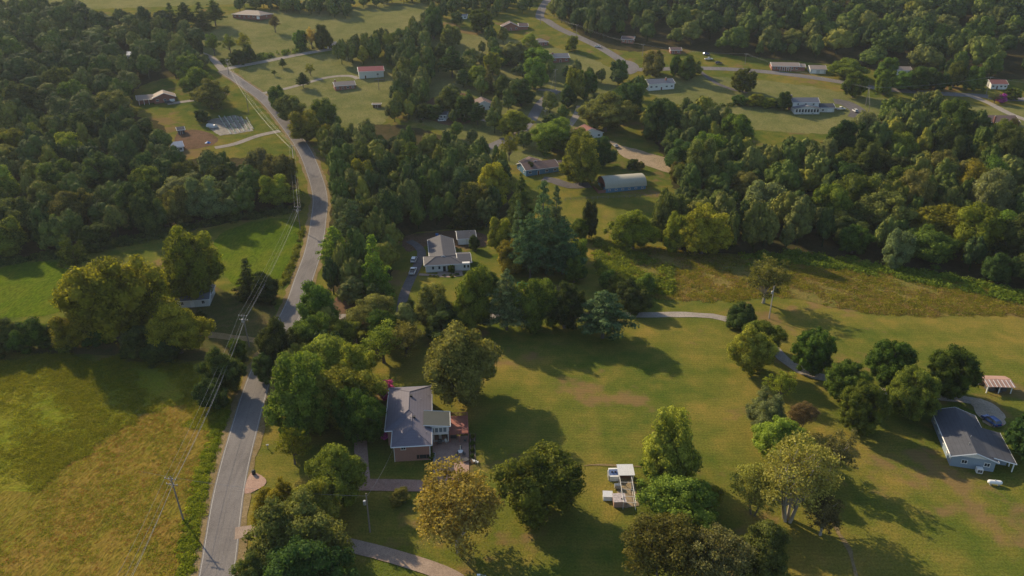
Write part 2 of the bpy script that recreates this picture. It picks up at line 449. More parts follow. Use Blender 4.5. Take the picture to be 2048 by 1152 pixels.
patch('greenhouse_yard', [(350,262),(400,258),(430,270),(440,285),(400,298),(350,300)], MULCH, .07, 1)

# roads
ROAD = [(398,1330),(410,1255),(433,1152),(455,1000),(472,920),(488,860),(508,790),(528,735),(560,672),(592,605),(607,560),(627,500),(637,440),(640,394),(629,350),(608,300),(573,250),(530,200),(478,162),(446,141)]
strip('road_shoulder', ROAD, 9.0, SHOULD, .085, jit=.5)
strip('county_road', ROAD, 6.5, ASPH, .11, jit=.04)
for s in (1, -1): strip('road_edge_line', ROAD, .12, plain('worn_white_line', (0.34, 0.33, 0.31), .8, 0, .25, 2), .114, off=s*2.95, keep=False)
for q_ in (910, 985, 1060, 1130, 800): strip('crack_seal', [(388 + (1152-q_)*.22, q_ + 3),(433 + (1152-q_)*.2, q_ - 2),(480 + (1152-q_)*.18, q_ + 2)], .07, plain('tar_seam', (0.11, 0.105, 0.10), .8, 0, .3, 2), .116, jit=.03, keep=False) if q_ > 900 else None
strip('road_centre_seam', ROAD, .10, plain('tar_seam', (0.11, 0.105, 0.10), .8, 0, .3, 2), .114, off=.1, keep=False)
strip('side_road', [(440,141),(470,134),(520,125),(600,109),(665,98)], 5.5, GRAVEL, .10)
strip('left_lane', [(446,141),(425,118),(395,104)], 5, GRAVEL, .095)
strip('subdivision_road', [('w',40,760),(1080,28),(1095,42),(1120,58),(1158,75),(1200,95),(1236,117),(1262,137),(1300,139),(1362,137),(1450,138),(1553,146),(1656,160),(1758,177),(1861,186),(1964,192),(2060,199),('w',480,455)], 7, ASPH, .10)
patch('turning_circle', [(1222,130),(1250,118),(1280,130),(1275,147),(1240,151)], ASPH, .105, .2)
strip('curving_road', [(1114,181),(1097,193),(1078,212),(1062,240),(1035,268),(1000,285),(955,305),(925,325)], 6.2, ASPH, .10)
strip('house_drive', [(1114,181),(1098,181),(1076,179)], 3.5, GRAVEL, .10)
strip('upper_drive', [(1138,252),(1152,232),(1160,212)], 4, GRAVEL, .10)
strip('gravel_track', [(1150,262),(1180,285),(1214,282),(1240,295),(1290,318)], 3.5, DIRT, .10)
strip('paved_drive', [(1395,140),(1412,152),(1432,166),(1462,178),(1495,186)], 3.2, DARKASPH, .10)
strip('right_drive', [(1935,190),(1975,205),(2020,228),(2080,250)], 4.5, GRAVEL, .105)
strip('white_house_drive', [(1712,236),(1716,222),(1690,206),(1668,203)], 9, DARKASPH, .10)
strip('brick_house_drive', [(560,262),(515,272),(470,288),(430,296)], 4, GRAVEL, .10)
strip('left_brick_drive', [(455,185),(430,190),(390,200),(335,208)], 4, GRAVEL, .10)
strip('farm_drive', [(508,190),(560,180),(600,170),(655,155),(700,152),(716,158)], 3.5, GRAVEL, .10)
strip('white_car_drive', [(985,243),(960,238),(935,232)], 4, GRAVEL, .10)
strip('ranch_drive', [(1180,370),(1140,372),(1110,362),(1085,358)], 6, DARKASPH, .10)
strip('gravel_lane', [(585,640),(640,634),(740,633),(850,634),(1010,632),(1260,630),(1390,630),(1450,638),(1500,660),(1545,695),(1580,728),(1625,750),(1690,765),(1760,782),(1830,790),(1890,796),(1950,803),(1990,822)], 3.4, GRAVEL, .09, jit=.25)
patch('gravel_yard', [(1935,795),(1975,800),(2010,825),(2012,850),(1990,858),(1962,842),(1948,818)], groundmat('tan_gravel', [(0.24,0.195,0.14),(0.32,0.265,0.20),(0.40,0.34,0.27)], .08, .8, 5), .10, .6)
strip('asphalt_drive', [(803,625),(806,598),(816,570),(828,545),(840,520),(843,503),(832,490),(818,482)], 3.2, DARKASPH, .10)
strip('front_path', [(838,549),(870,551),(900,553),(925,549)], 1.8, TANCON, .10)
strip('track_across_yard', [(395,668),(440,672),(490,678),(535,685)], 2.6, SHOULD, .09, jit=.4)
# the lot's own paving
strip('lot_drive', [(690,967),(730,970),(800,971),(870,973),(905,975)], 3.8, PINKCON, .12, jit=.05)
patch('drive_apron', [(486,988),(499,988),(516,979),(529,973),(534,962),(526,953),(511,946),(499,946)], PINKCON, .125, .1)
strip('lot_side_drive', [(700,640),(706,700),(712,760),(719,830),(722,900),(727,968)], 2.9, PINKCON, .13, jit=.05)
strip('entrance_walk', [(728,862),(745,861),(785,861)], 1.5, TANCON, .135)
patch('patio', [(865,872),(937,872),(938,925),(938,972),(866,972)], PINKCON, .14, 0, 0)
for yy in (884, 900, 918, 937, 955):
    strip('paving_joint', [(866,yy),(900,yy),(937,yy)], .07, TANCON, .146, keep=False)
for xx in (772, 804, 836):
    strip('paving_joint', [(xx,963),(xx,979)], .09, TANCON, .125, keep=False)
strip('neighbour_drive', [(470,1068),(505,1063),(560,1068),(620,1074),(676,1086),(753,1104),(855,1135),(906,1156),(960,1195)], 3.4, TANCON, .12, jit=.05)
strip('bare_dirt_line', [(1168,932),(1200,930),(1240,932),(1282,933)], .5, SHOULD, .09, jit=.2, keep=False)
strip('ditch', [(1640,1010),(1668,1050),(1690,1085),(1705,1120),(1712,1160)], .7, SHOULD, .08, jit=.3, keep=False)
patch('run_floor', [(1237,945),(1264,945),(1278,1012),(1252,1016),(1230,1016)], DIRT, .10, .2, 0)
patch('garden_plot', [(415,240),(440,236),(470,230),(492,240),(508,262),(470,268),(440,272),(418,258)], plain('mulch_film', (0.17, 0.155, 0.13), .9, 0, .6, .6), .10, .8, 0)

# ------------------------------------------------------------------ foliage
def ico(sub):
    bm = bmesh.new(); bmesh.ops.create_icosphere(bm, subdivisions=sub, radius=1.0)
    V = np.array([v.co[:] for v in bm.verts]); F_ = np.array([[v.index for v in f.verts] for f in bm.faces]); bm.free(); return V, F_
ICO = {0: ico(1), 1: ico(2)}
def rdir(n, r): 
    d = r.normal(size=(n, 3)); return d / np.linalg.norm(d, axis=1)[:, None]

def lobes_round(r, n, zb, rl=(.11, .19), rough=.22, top=1.0, cut=-.55):
    """clump centres spread over an uneven rounded crown; unit tree: width 1, height 1"""
    zc, rz = (zb + top) / 2, (top - zb) / 2
    ph = r.uniform(0, 6.28, 6)
    C, Rr = [], []
    k = 0
    while len(C) < n and k < 2000:
        k += 1
        d = rdir(1, r)[0]
        if d[2] < cut: continue
        az = math.atan2(d[1], d[0])
        f = 1 + rough * (math.sin(2*az + ph[0]) * .5 + math.sin(3*az + 2*d[2] + ph[1]) * .5 + math.sin(5*d[2] + ph[2]) * .4) * .6 - rough * .4
        rr = r.uniform(*rl)
        e = f * r.uniform(.72, 1.0)
        c = np.array([d[0]*(.5*e - rr*.75), d[1]*(.5*e - rr*.75), zc + d[2]*(rz*e - rr*.75)])
        if C and min(np.linalg.norm(c - q) for q in C) < rr * .62: continue
        C.append(c); Rr.append(rr)
    # inner filling
    for _ in range(n // 5):
        d = rdir(1, r)[0]; C.append(np.array([d[0]*.16, d[1]*.16, zc + d[2]*rz*.4])); Rr.append(rl[1])
    return np.array(C), np.array(Rr)

def lobes_pine(r, levels, zb, droop=.03, prof=.85):
    C, Rr = [], []
    for l in range(levels):
        t = l / (levels - 1)
        z = zb + (1 - zb - .03) * t
        R = .5 * (1 - t) ** prof * r.uniform(.75, 1.05) + .03
        nb = max(3, int(7 - 3 * t)); a0 = r.uniform(0, 6.28)
        for b in range(nb):
            a = a0 + 6.283 * b / nb + r.uniform(-.3, .3); Rb = R * r.uniform(.7, 1.08)
            m = max(1, int(Rb / .11))
            for j in range(m):
                q = (j + .6) / m
                C.append((math.cos(a)*Rb*q, math.sin(a)*Rb*q, z - droop*q + .02*r.randn())); Rr.append((.095 - .03*t) * r.uniform(.8, 1.15))
    return np.array(C), np.array(Rr)

def leaf_cloud(r, C, Rr, n, s, flat=1.0, core=0, up=0.0, tri=False, shell=(.82, 1.15), corek=.8, jitter=.5, lobe_tint=.28, gap=.86):
    """leaf cards on the outside of the clumps -> verts, faces, tint"""
    w = Rr ** 2; w = w / w.sum()
    li = r.choice(len(C), size=int(n * 1.9), p=w)
    d = rdir(len(li), r)
    d[:, 2] = np.where(d[:, 2] < -.45, -d[:, 2], d[:, 2])
    rad = Rr[li] * r.uniform(shell[0], shell[1], len(li))
    P = C[li] + d * rad[:, None] * np.array([1, 1, flat])
    keep = np.ones(len(P), bool)
    for i in range(len(C)):
        q = (P - C[i]) / np.array([1, 1, flat])
        keep &= ~((np.einsum('ij,ij->i', q, q) < (Rr[i] * gap) ** 2) & (li != i))
    idx = np.nonzero(keep)[0][:n]
    P, d, li = P[idx], d[idx], li[idx]; m = len(P)
    N = d + jitter * r.normal(size=(m, 3)); N[:, 2] += up; N /= np.linalg.norm(N, axis=1)[:, None]
    T = np.cross(N, rdir(m, r)); T /= np.linalg.norm(T, axis=1)[:, None]; B = np.cross(N, T)
    sz = s * r.uniform(.6, 1.35, m)[:, None]
    lt = r.uniform(-1, 1, len(C)) * lobe_tint
    tint = np.clip(.5 + lt[li] + r.uniform(-.45, .45, m), 0, 1)
    if tri:
        V = np.stack([P + T*sz*1.1, P - T*sz*.6 + B*sz, P - T*sz*.6 - B*sz], 1).reshape(-1, 3)
        Fc = np.arange(3 * m).reshape(m, 3)
    else:
        V = np.stack([P + T*sz, P + B*sz*.75 + N*sz*.12, P - T*sz, P - B*sz*.75 + N*sz*.12], 1).reshape(-1, 3)
        Q = np.arange(4 * m).reshape(m, 4)
        Fc = np.concatenate([Q[:, [0, 1, 2]], Q[:, [0, 2, 3]]]); tint = np.concatenate([tint, tint])
    if core >= 0:
        iv, fi = ICO[core]
        cv, cf, ct = [], [], []
        o = len(V)
        for i in range(len(C)):
            cv.append(C[i] + iv * (1 + r.uniform(-.18, .18, (len(iv), 1))) * Rr[i] * corek * np.array([1, 1, flat])); cf.append(fi + o); o += len(iv)
            ct.append(np.clip(.5 + lt[i] + r.uniform(-.25, .25, len(fi)), 0, 1))
        V = np.concatenate([V] + cv); Fc = np.concatenate([Fc] + cf); tint = np.concatenate([tint] + ct)
    return V, Fc, tint

def trunk_mesh(r, C, zb, rad=.028, nl=7, top=.72, stems=1, fork=.25):
    m = MB()
    for s_ in range(stems):
        a = r.uniform(0, 6.28); lean = 0 if stems == 1 else .16
        if stems > 1: a = 6.283 * s_ / stems
        bx, by = (.03 * math.cos(a), .03 * math.sin(a)) if stems > 1 else (0, 0)
        pts = [(bx, by, -.02)]; q = rad / (1 if stems == 1 else 1.7)
        for k in range(1, 5):
            t = k / 4; pts.append((bx + lean*math.cos(a)*t + r.uniform(-.012, .012), by + lean*math.sin(a)*t + r.uniform(-.012, .012), top * t))
        rs = [q * 1.35, q, q * .8, q * .55, q * .25]
        m.path(pts, rs, 7)
        for i in r.choice(len(C), size=min(nl, len(C)), replace=False):
            k = r.randint(1, 4); b = Vector(pts[k]); e = Vector(C[i])
            if e.z < b.z: b = Vector(pts[1])
            mid = b.lerp(e, .5) + Vector((0, 0, .03))
            m.path([b, mid, e], [q * .45, q * .3, q * .12], 5)
    return m.mesh('trunk')

TREE = {}
def make_kind(key, C, Rr, n, s, far=False, **kw):
    r = np.random.RandomState(abs(hash_str(key)) % 99991)
    tk = {k: kw.pop(k) for k in ('rad', 'nl', 'top', 'stems') if k in kw}
    V, Fc, t = leaf_cloud(r, C, Rr, n, s, **kw)
    TREE[key] = (new_mesh('crown_' + key, V, Fc, t), None if far else trunk_mesh(r, C, 0, **tk))
def hash_str(s):
    h = 7
    for ch in s: h = (h * 31 + ord(ch)) % 1000003
    return h
for i in range(4):     # near broadleaf trees
    r = np.random.RandomState(100 + i)
    C, Rr = lobes_round(r, 120, -.17, (.055, .11), .5, cut=-.85)
    make_kind('near%d' % i, C, Rr, 15000, .0128, core=0, gap=.9, corek=.80, nl=10, jitter=.42, shell=(.8, 1.28))
for i in range(5):     # mid distance
    r = np.random.RandomState(200 + i)
    C, Rr = lobes_round(r, 58, -.16, (.08, .15), .42, cut=-.85)
    make_kind('mid%d' % i, C, Rr, 6500, .0175, core=0, gap=.9, jitter=.38, corek=.86)
for i in range(2):     # very regular rounded maples
    r = np.random.RandomState(250 + i)
    C, Rr = lobes_round(r, 130, -.06, (.06, .10), .06, cut=-.95)
    make_kind('globe%d' % i, C, Rr, 9500, .0135, core=0, gap=.9)
for i in range(2):     # open ragged crowns
    r = np.random.RandomState(300 + i)
    C, Rr = lobes_round(r, 60, .08, (.05, .095), .55)
    make_kind('open%d' % i, C, Rr, 5200, .0150, core=-1, gap=.5, shell=(.3, 1.25), nl=22, rad=.022, jitter=1.0)
r = np.random.RandomState(340)
C, Rr = lobes_round(r, 120, .16, (.045, .085), .45)
make_kind('airy0', C, Rr, 12000, .0105, core=-1, gap=.4, shell=(.2, 1.4), nl=22, rad=.024, stems=5, top=.8, jitter=1.2)
r = np.random.RandomState(341)
C, Rr = lobes_round(r, 95, .10, (.055, .10), .35)
make_kind('airy1', C, Rr, 15000, .0125, core=-1, gap=.6, shell=(.45, 1.3), nl=24, rad=.022, stems=2, top=.8, jitter=1.2)
for i in range(3):     # pines and other conifers
    r = np.random.RandomState(400 + i)
    C, Rr = lobes_pine(r, 15, [.06, .22, .30][i], prof=[.85, .6, .45][i])
    make_kind('pine%d' % i, C, Rr, 7500, .0150, core=0, flat=.42, up=.5, gap=.8, corek=.62, top=.97, nl=16, rad=.022)
for i in range(3):     # shrubs
    r = np.random.RandomState(500 + i)
    C, Rr = lobes_round(r, 34, -.35, (.10, .17), .4, cut=-.2)
    make_kind('shrub%d' % i, C, Rr, 2400, .026, core=0, top=1.0)
for i in range(6):     # far trees, joined into the woods
    r = np.random.RandomState(600 + i)
    C, Rr = lobes_round(r, 34, -.05, (.10, .18), .42)
    V_, F_, T_ = leaf_cloud(r, C, Rr, 1700, .028, core=0, tri=True, gap=.9, jitter=.32, corek=.9)
    TREE['far%d' % i] = (V_, F_, T_)

TREEPOS = []      # x, y, radius of every tree placed
NTREE = [0]
def tree(kind, colour, base, wid, hgt, label, group=None, rz=None, name='tree', cat='tree', bark=None, zs=None):
    X, Y, Z = base
    e = thing(name, label, cat, (X, Y, Z), rng.uniform(0, 6.28) if rz is None else rz, group)
    crown, trunk = TREE[kind]
    c = link('crown', crown, LEAF[colour], e, onobj=True); c.scale = (wid, wid, hgt)
    if trunk is not None and not kind.startswith('shrub'):
        t = link('trunk', trunk, bark or BARK, e, onobj=True); t.scale = (wid, wid, hgt)
    elif trunk is not None:
        t = link('stem', trunk, BARK, e, onobj=True); t.scale = (wid, wid, hgt)
    TREEPOS.append((X, Y, wid / 2)); NTREE[0] += 1
    return e
def ptree(kind, colour, x, yb, wpx, ytop, label=None, group=None, name='tree', **kw):
    """tree standing on photo pixel (x, yb), wpx wide, its top at row ytop"""
    X, Y, Z = G(x, yb)
    s = pxm(X, Y, Z + 5)
    # height: where the sight line of the top row passes over the base
    v = (ytop - 576) / FPX
    dy, dz = math.cos(PITCH) - v * math.sin(PITCH), -math.sin(PITCH) - v * math.cos(PITCH)
    w = wpx / s * 1.12
    h = HCAM + dz * ((Y + 0) / dy) - Z
    h = max(h, 1.0)
    # part of the silhouette above the base is crown depth seen from above
    h *= 0.93
    return tree(kind, colour, (X, Y, Z), w, h, label, group, name=name, **kw)

# ------------------------------------------------------------------ buildings
BRICK = rowmat('red_brick', (0.26, 0.115, 0.085), .2, 'Z', .01, .12, .85, .85)
PINKBRICK = rowmat('pink_brick', (0.34, 0.19, 0.155), .2, 'Z', .01, .10, .85, .88)
SIDING = rowmat('white_siding', (0.62, 0.62, 0.60), .22, 'Z', .01, .05, .6, .85)
BLUESID = rowmat('blue_siding', (0.10, 0.20, 0.30), .25, 'Z', .01, .1, .6, .85)
GREYSID = rowmat('blue_grey_siding', (0.22, 0.28, 0.34), .22, 'Z', .01, .06, .6, .85)
METALW = rowmat('cream_metal_siding', (0.50, 0.52, 0.48), .5, 'X', .02, .05, .5, .85)
SH_GREY = rowmat('grey_shingles', (0.155, 0.160, 0.180), .28, 'Z', .02, .10)
SH_SLATE = rowmat('slate_shingles', (0.100, 0.100, 0.112), .28, 'Z', .02, .12)
SH_PURPLE = rowmat('purple_grey_shingles', (0.165, 0.155, 0.185), .24, 'Z', .02, .10)
SH_DARK = rowmat('charcoal_shingles', (0.075, 0.080, 0.095), .28, 'Z', .02, .18)
SH_BROWN = rowmat('brown_shingles', (0.150, 0.105, 0.095), .28, 'Z', .02, .12)
SH_TAN = rowmat('tan_shingles', (0.27, 0.22, 0.185), .28, 'Z', .02, .10)
SH_RED = rowmat('red_brown_shingles', (0.20, 0.09, 0.08), .28, 'Z', .02, .12)
RF_RED = rowmat('red_metal_roof', (0.34, 0.11, 0.10), .5, 'X', .03, .1, .5, .8)
RF_CREAM = rowmat('cream_metal_roof', (0.40, 0.375, 0.29), .6, 'X', .03, .08, .5, .82)
RF_WHITE = rowmat('white_metal_roof', (0.62, 0.63, 0.64), .4, 'X', .03, .08, .5, .85)
RF_RUST = rowmat('rusty_metal_roof', (0.38, 0.24, 0.19), .5, 'X', .03, .35, .7, .75)
CONC = plain('concrete', (0.33, 0.31, 0.29), .9, 0, .15, 1)
GLASS = glass()
DARKIN = plain('dark_interior', (0.015, 0.014, 0.014), .9)
BUILT = []

_win_cache = {}
def window(parent, w, h, loc, rz, frame=WHITE, mull=1, dark=GLASS):
    """frame, glazing bars and a pane set back in it; local front is -Y"""
    k = (round(w, 2), round(h, 2), mull, frame.name)
    if k not in _win_cache:
        f = MB(); t = .09
        f.box(-w/2, w/2, -.07, .0, h/2 - t, h/2).box(-w/2 - .05, w/2 + .05, -.11, .0, -h/2, -h/2 + t)
        f.box(-w/2, -w/2 + t, -.07, .0, -h/2 + t, h/2 - t).box(w/2 - t, w/2, -.07, .0, -h/2 + t, h/2 - t)
        for i in range(1, mull + 1):
            x = -w/2 + w * i / (mull + 1); f.box(x - .03, x + .03, -.06, .0, -h/2 + t, h/2 - t)
        _win_cache[k] = (f.mesh('window'), MB().box(-w/2 + t, w/2 - t, -.03, -.005, -h/2 + t, h/2 - t).mesh('pane'))
    a, b = _win_cache[k]
    o = link('window', a, frame, parent, loc, rz); link('pane', b, dark, o); return o
def door(parent, w, h, loc, rz, mat=WHITE, panels=0):
    o = MB().box(-w/2 - .08, -w/2, -.08, 0, 0, h + .08).box(w/2, w/2 + .08, -.08, 0, 0, h + .08).box(-w/2, w/2, -.08, 0, h, h + .08).build('door', WHITE, parent, loc, rz)
    m = MB().box(-w/2, w/2, -.05, -.004, .02, h)
    if panels:
        for i in range(panels):
            z = .12 + (h - .15) * i / panels
            m.box(-w/2 + .12, w/2 - .12, -.075, -.0501, z, z + (h - .15) / panels - .1)
    m.build('door_leaf', mat, o)
    MB().cbox((w/2 - .12, -.09, 1.0), (.05, .06, .12)).build('handle', GALV, o)
    return o

def roof_gable(p, x0, x1, y0, y1, z, pit, mat, ov=.45, axis='x', trim=WHITE, th=.14):
    """two slopes; ridge runs along axis"""
    if axis == 'x':
        hy = (y1 - y0) / 2 + ov; ym = (y0 + y1) / 2; zr = z + pit * hy; ze = z
        A = [(x0-ov, ym-hy, ze), (x1+ov, ym-hy, ze), (x1+ov, ym, zr), (x0-ov, ym, zr)]
        B = [(x1+ov, ym+hy, ze), (x0-ov, ym+hy, ze), (x0-ov, ym, zr), (x1+ov, ym, zr)]
        g = [(A[0], A[3]), (A[1], A[2]), (B[1], B[2]), (B[0], B[3]), (A[0], A[1]), (B[0], B[1])]
    else:
        hx = (x1 - x0) / 2 + ov; xm = (x0 + x1) / 2; zr = z + pit * hx; ze = z
        A = [(xm-hx, y1+ov, ze), (xm-hx, y0-ov, ze), (xm, y0-ov, zr), (xm, y1+ov, zr)]
        B = [(xm+hx, y0-ov, ze), (xm+hx, y1+ov, ze), (xm, y1+ov, zr), (xm, y0-ov, zr)]
        g = [(A[1], A[2]), (B[0], B[3]), (A[0], A[3]), (B[1], B[2]), (A[0], A[1]), (B[0], B[1])]
    r = MB().slab(A, th).slab(B, th).build('roof', mat, p)
    f = MB()
    for a, b in g:
        a, b = Vector(a), Vector(b); f.tube(a - Vector((0, 0, .1)), b - Vector((0, 0, .1)), .13, n=4)
    f.build('fascia', trim, r)
    return r, zr
def roof_hip(p, x0, x1, y0, y1, z, pit, mat, ov=.5, trim=WHITE, th=.14):
    x0 -= ov; x1 += ov; y0 -= ov; y1 += ov
    w, d = x1 - x0, y1 - y0; m = min(w, d) / 2; zr = z + pit * m
    a, b = ((x0+m, (y0+y1)/2, zr), (x1-m, (y0+y1)/2, zr)) if w >= d else (((x0+x1)/2, y0+m, zr), ((x0+x1)/2, y1-m, zr))
    q = [(x0, y0, z), (x1, y0, z), (x1, y1, z), (x0, y1, z)]
    r = MB()
    if w >= d: r.slab([q[0], q[1], b, a], th).slab([q[1], q[2], b], th).slab([q[2], q[3], a, b], th).slab([q[3], q[0], a], th)
    else: r.slab([q[0], q[1], a], th).slab([q[1], q[2], b, a], th).slab([q[2], q[3], b], th).slab([q[3], q[0], a, b], th)
    r = r.build('roof', mat, p)
    f = MB()
    for i in range(4):
        f.tube(Vector(q[i]) - Vector((0, 0, .1)), Vector(q[(i+1) % 4]) - Vector((0, 0, .1)), .12, n=4)
    f.build('fascia', trim, r)
    caps = MB()
    for c, e in ([(q[0], a), (q[3], a), (q[1], b), (q[2], b), (a, b)] if w >= d else [(q[0], a), (q[1], a), (q[2], b), (q[3], b), (a, b)]):
        caps.tube(Vector(c) + Vector((0, 0, .02)), Vector(e) + Vector((0, 0, .02)), .09, n=4)
    caps.build('ridge_cap', mat, r)
    return r, zr
def wall_block(p, x0, x1, y0, y1, h, mat, gable=None, pit=.4, ov=.45, z0=-.5):
    m = MB().box(x0, x1, y0, y1, z0, h)
    if gable == 'x':
        ym = (y0+y1)/2; zr = h + pit * (y1-y0)/2
        for x, s in ((x0, 1), (x1, -1)):
            m.add([(x, y0, h), (x, y1, h), (x, ym, zr), (x+s*.1, y0, h), (x+s*.1, y1, h), (x+s*.1, ym, zr)], [(0, 2, 1), (3, 4, 5), (0, 3, 5, 2), (1, 2, 5, 4)])
    elif gable == 'y':
        xm = (x0+x1)/2; zr = h + pit * (x1-x0)/2
        for y, s in ((y0, 1), (y1, -1)):
            m.add([(x0, y, h), (x1, y, h), (xm, y, zr), (x0, y+s*.1, h), (x1, y+s*.1, h), (xm, y+s*.1, zr)], [(0, 1, 2), (3, 5, 4), (0, 2, 5, 3), (1, 4, 5, 2)])
    return m.build('wall', mat, p)
def chimney(p, x, y, z0, z1, w=.9, d=.6, mat=BRICK):
    c = MB().box(x-w/2, x+w/2, y-d/2, y+d/2, z0, z1).build('chimney', mat, p)
    MB().box(x-w/2-.06, x+w/2+.06, y-d/2-.06, y+d/2+.06, z1+.002, z1+.12).box(x-.18, x+.18, y-.16, y+.16, z1+.122, z1+.4).build('chimney_cap', CONC, c)
def frame_of(A, B):
    a, b = G(*A), G(*B)
    L = math.hypot(b[0]-a[0], b[1]-a[1]); return a, L, math.atan2(b[1]-a[1], b[0]-a[0])
def building(name, label, A, B, cat='house', group=None, rz=None):
    a, L, yaw = frame_of(A, B)
    if rz is not None: yaw = rz
    t = thing(name, label, cat, a, yaw, group)
    BUILT.append((a, L, yaw)); return t, L
def simple(name, label, A, B, D, h, wall, roof, kind='gable', axis='x', pit=.42, wins=3, dr=True, chim=None, cat='house', side=1, garage=0, rz=None, group=None, frame=WHITE):
    t, L = building(name, label, A, B, cat, group, rz)
    axis_ = axis
    if kind == 'gable':
        wall_block(t, 0, L, 0, D, h, wall, axis_, pit); rf, zr = roof_gable(t, 0, L, 0, D, h - pit*.45 + .16, pit, roof, .45, axis_)
    else:
        wall_block(t, 0, L, 0, D, h, wall); rf, zr = roof_hip(t, 0, L, 0, D, h + .02, pit, roof)
    slots = wins + (1 if dr else 0) + garage
    for i in range(slots):
        x = L * (i + .5) / slots
        if i >= wins + (1 if dr else 0): door(t, min(2.6, L/slots*.8), 2.1, (x, 0, 0), 0, WHITE, 4)
        elif dr and i == wins // 2: door(t, .95, 2.05, (x, 0, 0), 0, plain('brown_door', (.12, .06, .04)))
        else: window(t, min(1.5, L/slots*.6), 1.1, (x, 0, h*.56), 0, frame, 1)
    for i in range(side):
        y = D * (i + .5) / side
        window(t, 1.1, 1.0, (0, y, h*.56), -math.pi/2, frame, 1); window(t, 1.1, 1.0, (L, y, h*.56), math.pi/2, frame, 1)
    if chim: chimney(t, L*chim[0], D*chim[1], h*.8, zr + .7)
    MB().tube((L*.4, D*.62, h), (L*.4, D*.62, h + pit*D*.4 + .25), .07).tube((L*.7, D*.35, h), (L*.7, D*.35, h + pit*D*.4 + .1), .07).build('vent_pipe', GALV, rf)
    return t, L

# ---- the house on the lot
H0 = (-17.6, 134.9, 0.0); HY = R_(5.4)
def HL(u, v, z=0):
    c, s = math.cos(HY), math.sin(HY); return (H0[0] + u*c - v*s, H0[1] + u*s + v*c, z)
house = thing('brick_house', 'long pink brick house with a grey hipped roof edged in white, beside the paved patio', 'house', H0, HY)
ZE = 4.35; PT = .36; e = .55
wall_block(house, -8.9+e, -e, e, 7, ZE-.08, PINKBRICK)
MB().box(-10.6+e, -e-.003, 6.1+e, 24.3-e, -.5, ZE-.083).build('wall', PINKBRICK, house)
def rp(u, v, h): return (u, v, ZE + PT*h)
fw, bw, st, ln = 8.9, 10.6, 6.1, 24.3
a1, a2 = fw/2, bw/2
A1, A2 = rp(-a1, a1, a1), rp(-a1, st + a1, a1)
B1, B2 = rp(-a2, st + a2, a2), rp(-a2, ln - a2, a2)
rf = MB()
for poly in ([rp(-fw,0,0), rp(0,0,0), A1], [rp(-fw,st,0), rp(-fw,0,0), A1, A2], [rp(-bw,st,0), rp(-fw,st,0), A2, B1],
             [rp(-bw,ln,0), rp(-bw,st,0), B1, B2], [rp(0,ln,0), rp(-bw,ln,0), B2], [rp(0,0,0), rp(0,ln,0), B2, B1, A2, A1]):
    rf.slab(poly, .15)
rf = rf.build('roof', SH_PURPLE, house)
f = MB(); pl = [rp(-fw,0,0), rp(0,0,0), rp(0,ln,0), rp(-bw,ln,0), rp(-bw,st,0), rp(-fw,st,0)]
for i in range(6): f.tube(Vector(pl[i]) - Vector((0,0,.1)), Vector(pl[(i+1) % 6]) - Vector((0,0,.1)), .15, n=4)
f.build('gutter', WHITE, rf)
f = MB()
for a, b in ((pl[0], A1), (pl[1], A1), (A1, A2), (A2, B1), (B1, B2), (B2, pl[2]), (B2, pl[3]), (B1, pl[4])):
    f.tube(Vector(a) + Vector((0,0,.02)), Vector(b) + Vector((0,0,.02)), .08, n=4)
f.build('ridge_cap', SH_PURPLE, rf)
for (u, v) in ((-4.0, 8.8), (-4.9, 17.2)):
    z = ZE + PT * (-u); MB().box(u-.25, u+.25, v-.25, v+.25, z-.1, z+.32).box(u-.32, u+.32, v-.32, v+.32, z+.322, z+.4).build('roof_vent', BLACK, rf)
for (u, v) in ((-1.2, 4.0), (-1.0, 19.5), (-2.6, 17.0), (-2.8, 1.9), (-8.4, 15.5)):
    z = ZE + PT * min(-u, 2) ; MB().tube((u, v, z-.2), (u, v, z+.35), .07).build('vent_pipe', GALV, rf)
MB().tube((-.1, ln+.1, ZE-.2), (-.1, ln+.1, ZE+.7), .25, n=10).build('flue', GALV, rf)
window(house, 1.1, .9, (-6.3, e, 3.55), 0)
w_ = window(house, 1.5, .95, (-2.1, e, 1.0), 0, BLACK)
for s in (-1, 1): MB().cbox((-2.1 + s*1.1, e-.05, 1.0), (.55, .09, 1.0)).build('shutter', BLACK, house)
for v in (8.5, 12, 15.5, 19, 22): window(house, 1.3, 1.2, (-bw+e, v, 2.9), -math.pi/2)
for v in (2, 4.5): window(house, 1.0, 1.2, (-fw+e, v, 2.9), -math.pi/2)
for v in (12.5, 16, 20): window(house, 1.4, 1.2, (-e, v, 2.9), math.pi/2)
door(house, 1.0, 2.1, (-e, 2.2, .02), math.pi/2, GLASS)
for u in (-fw+e, -e): MB().box(u-.06, u+.06, e-.1, e-.004, -.2, ZE-.2).build('downpipe', WHITE, house)
# raised sunroom with its own roof
MB().box(-e+.003, 3.75, 6.6, 11.6, 2.25, 4.5).build('sunroom_wall', WHITE, house)
for i in range(4): window(house, .88, 1.35, (.05 + .95*i, 6.6, 3.55), 0, WHITE, 0, plain('pale_glass', (.16, .20, .22), .1, 0, .3, .6, .6))
for v in (7.6, 9.2, 10.7): window(house, 1.2, 1.35, (3.75, v, 3.55), math.pi/2)
sr = MB().slab([(-1.9, 6.1, 5.35), (4.2, 6.1, 4.72), (4.2, 12.1, 4.72), (-1.9, 12.1, 5.35)], .16).build('sunroom_roof', rowmat('dark_sage_shingles', (.075,.085,.085), .3, 'Y', .02, .1), house)
f = MB()
for a, b in (((-1.9,6.1,5.3),(4.2,6.1,4.67)), ((4.2,6.1,4.67),(4.2,12.1,4.67)), ((-1.9,12.1,5.3),(4.2,12.1,4.67))): f.tube(a, b, .12, n=4)
f.build('gutter', WHITE, sr)
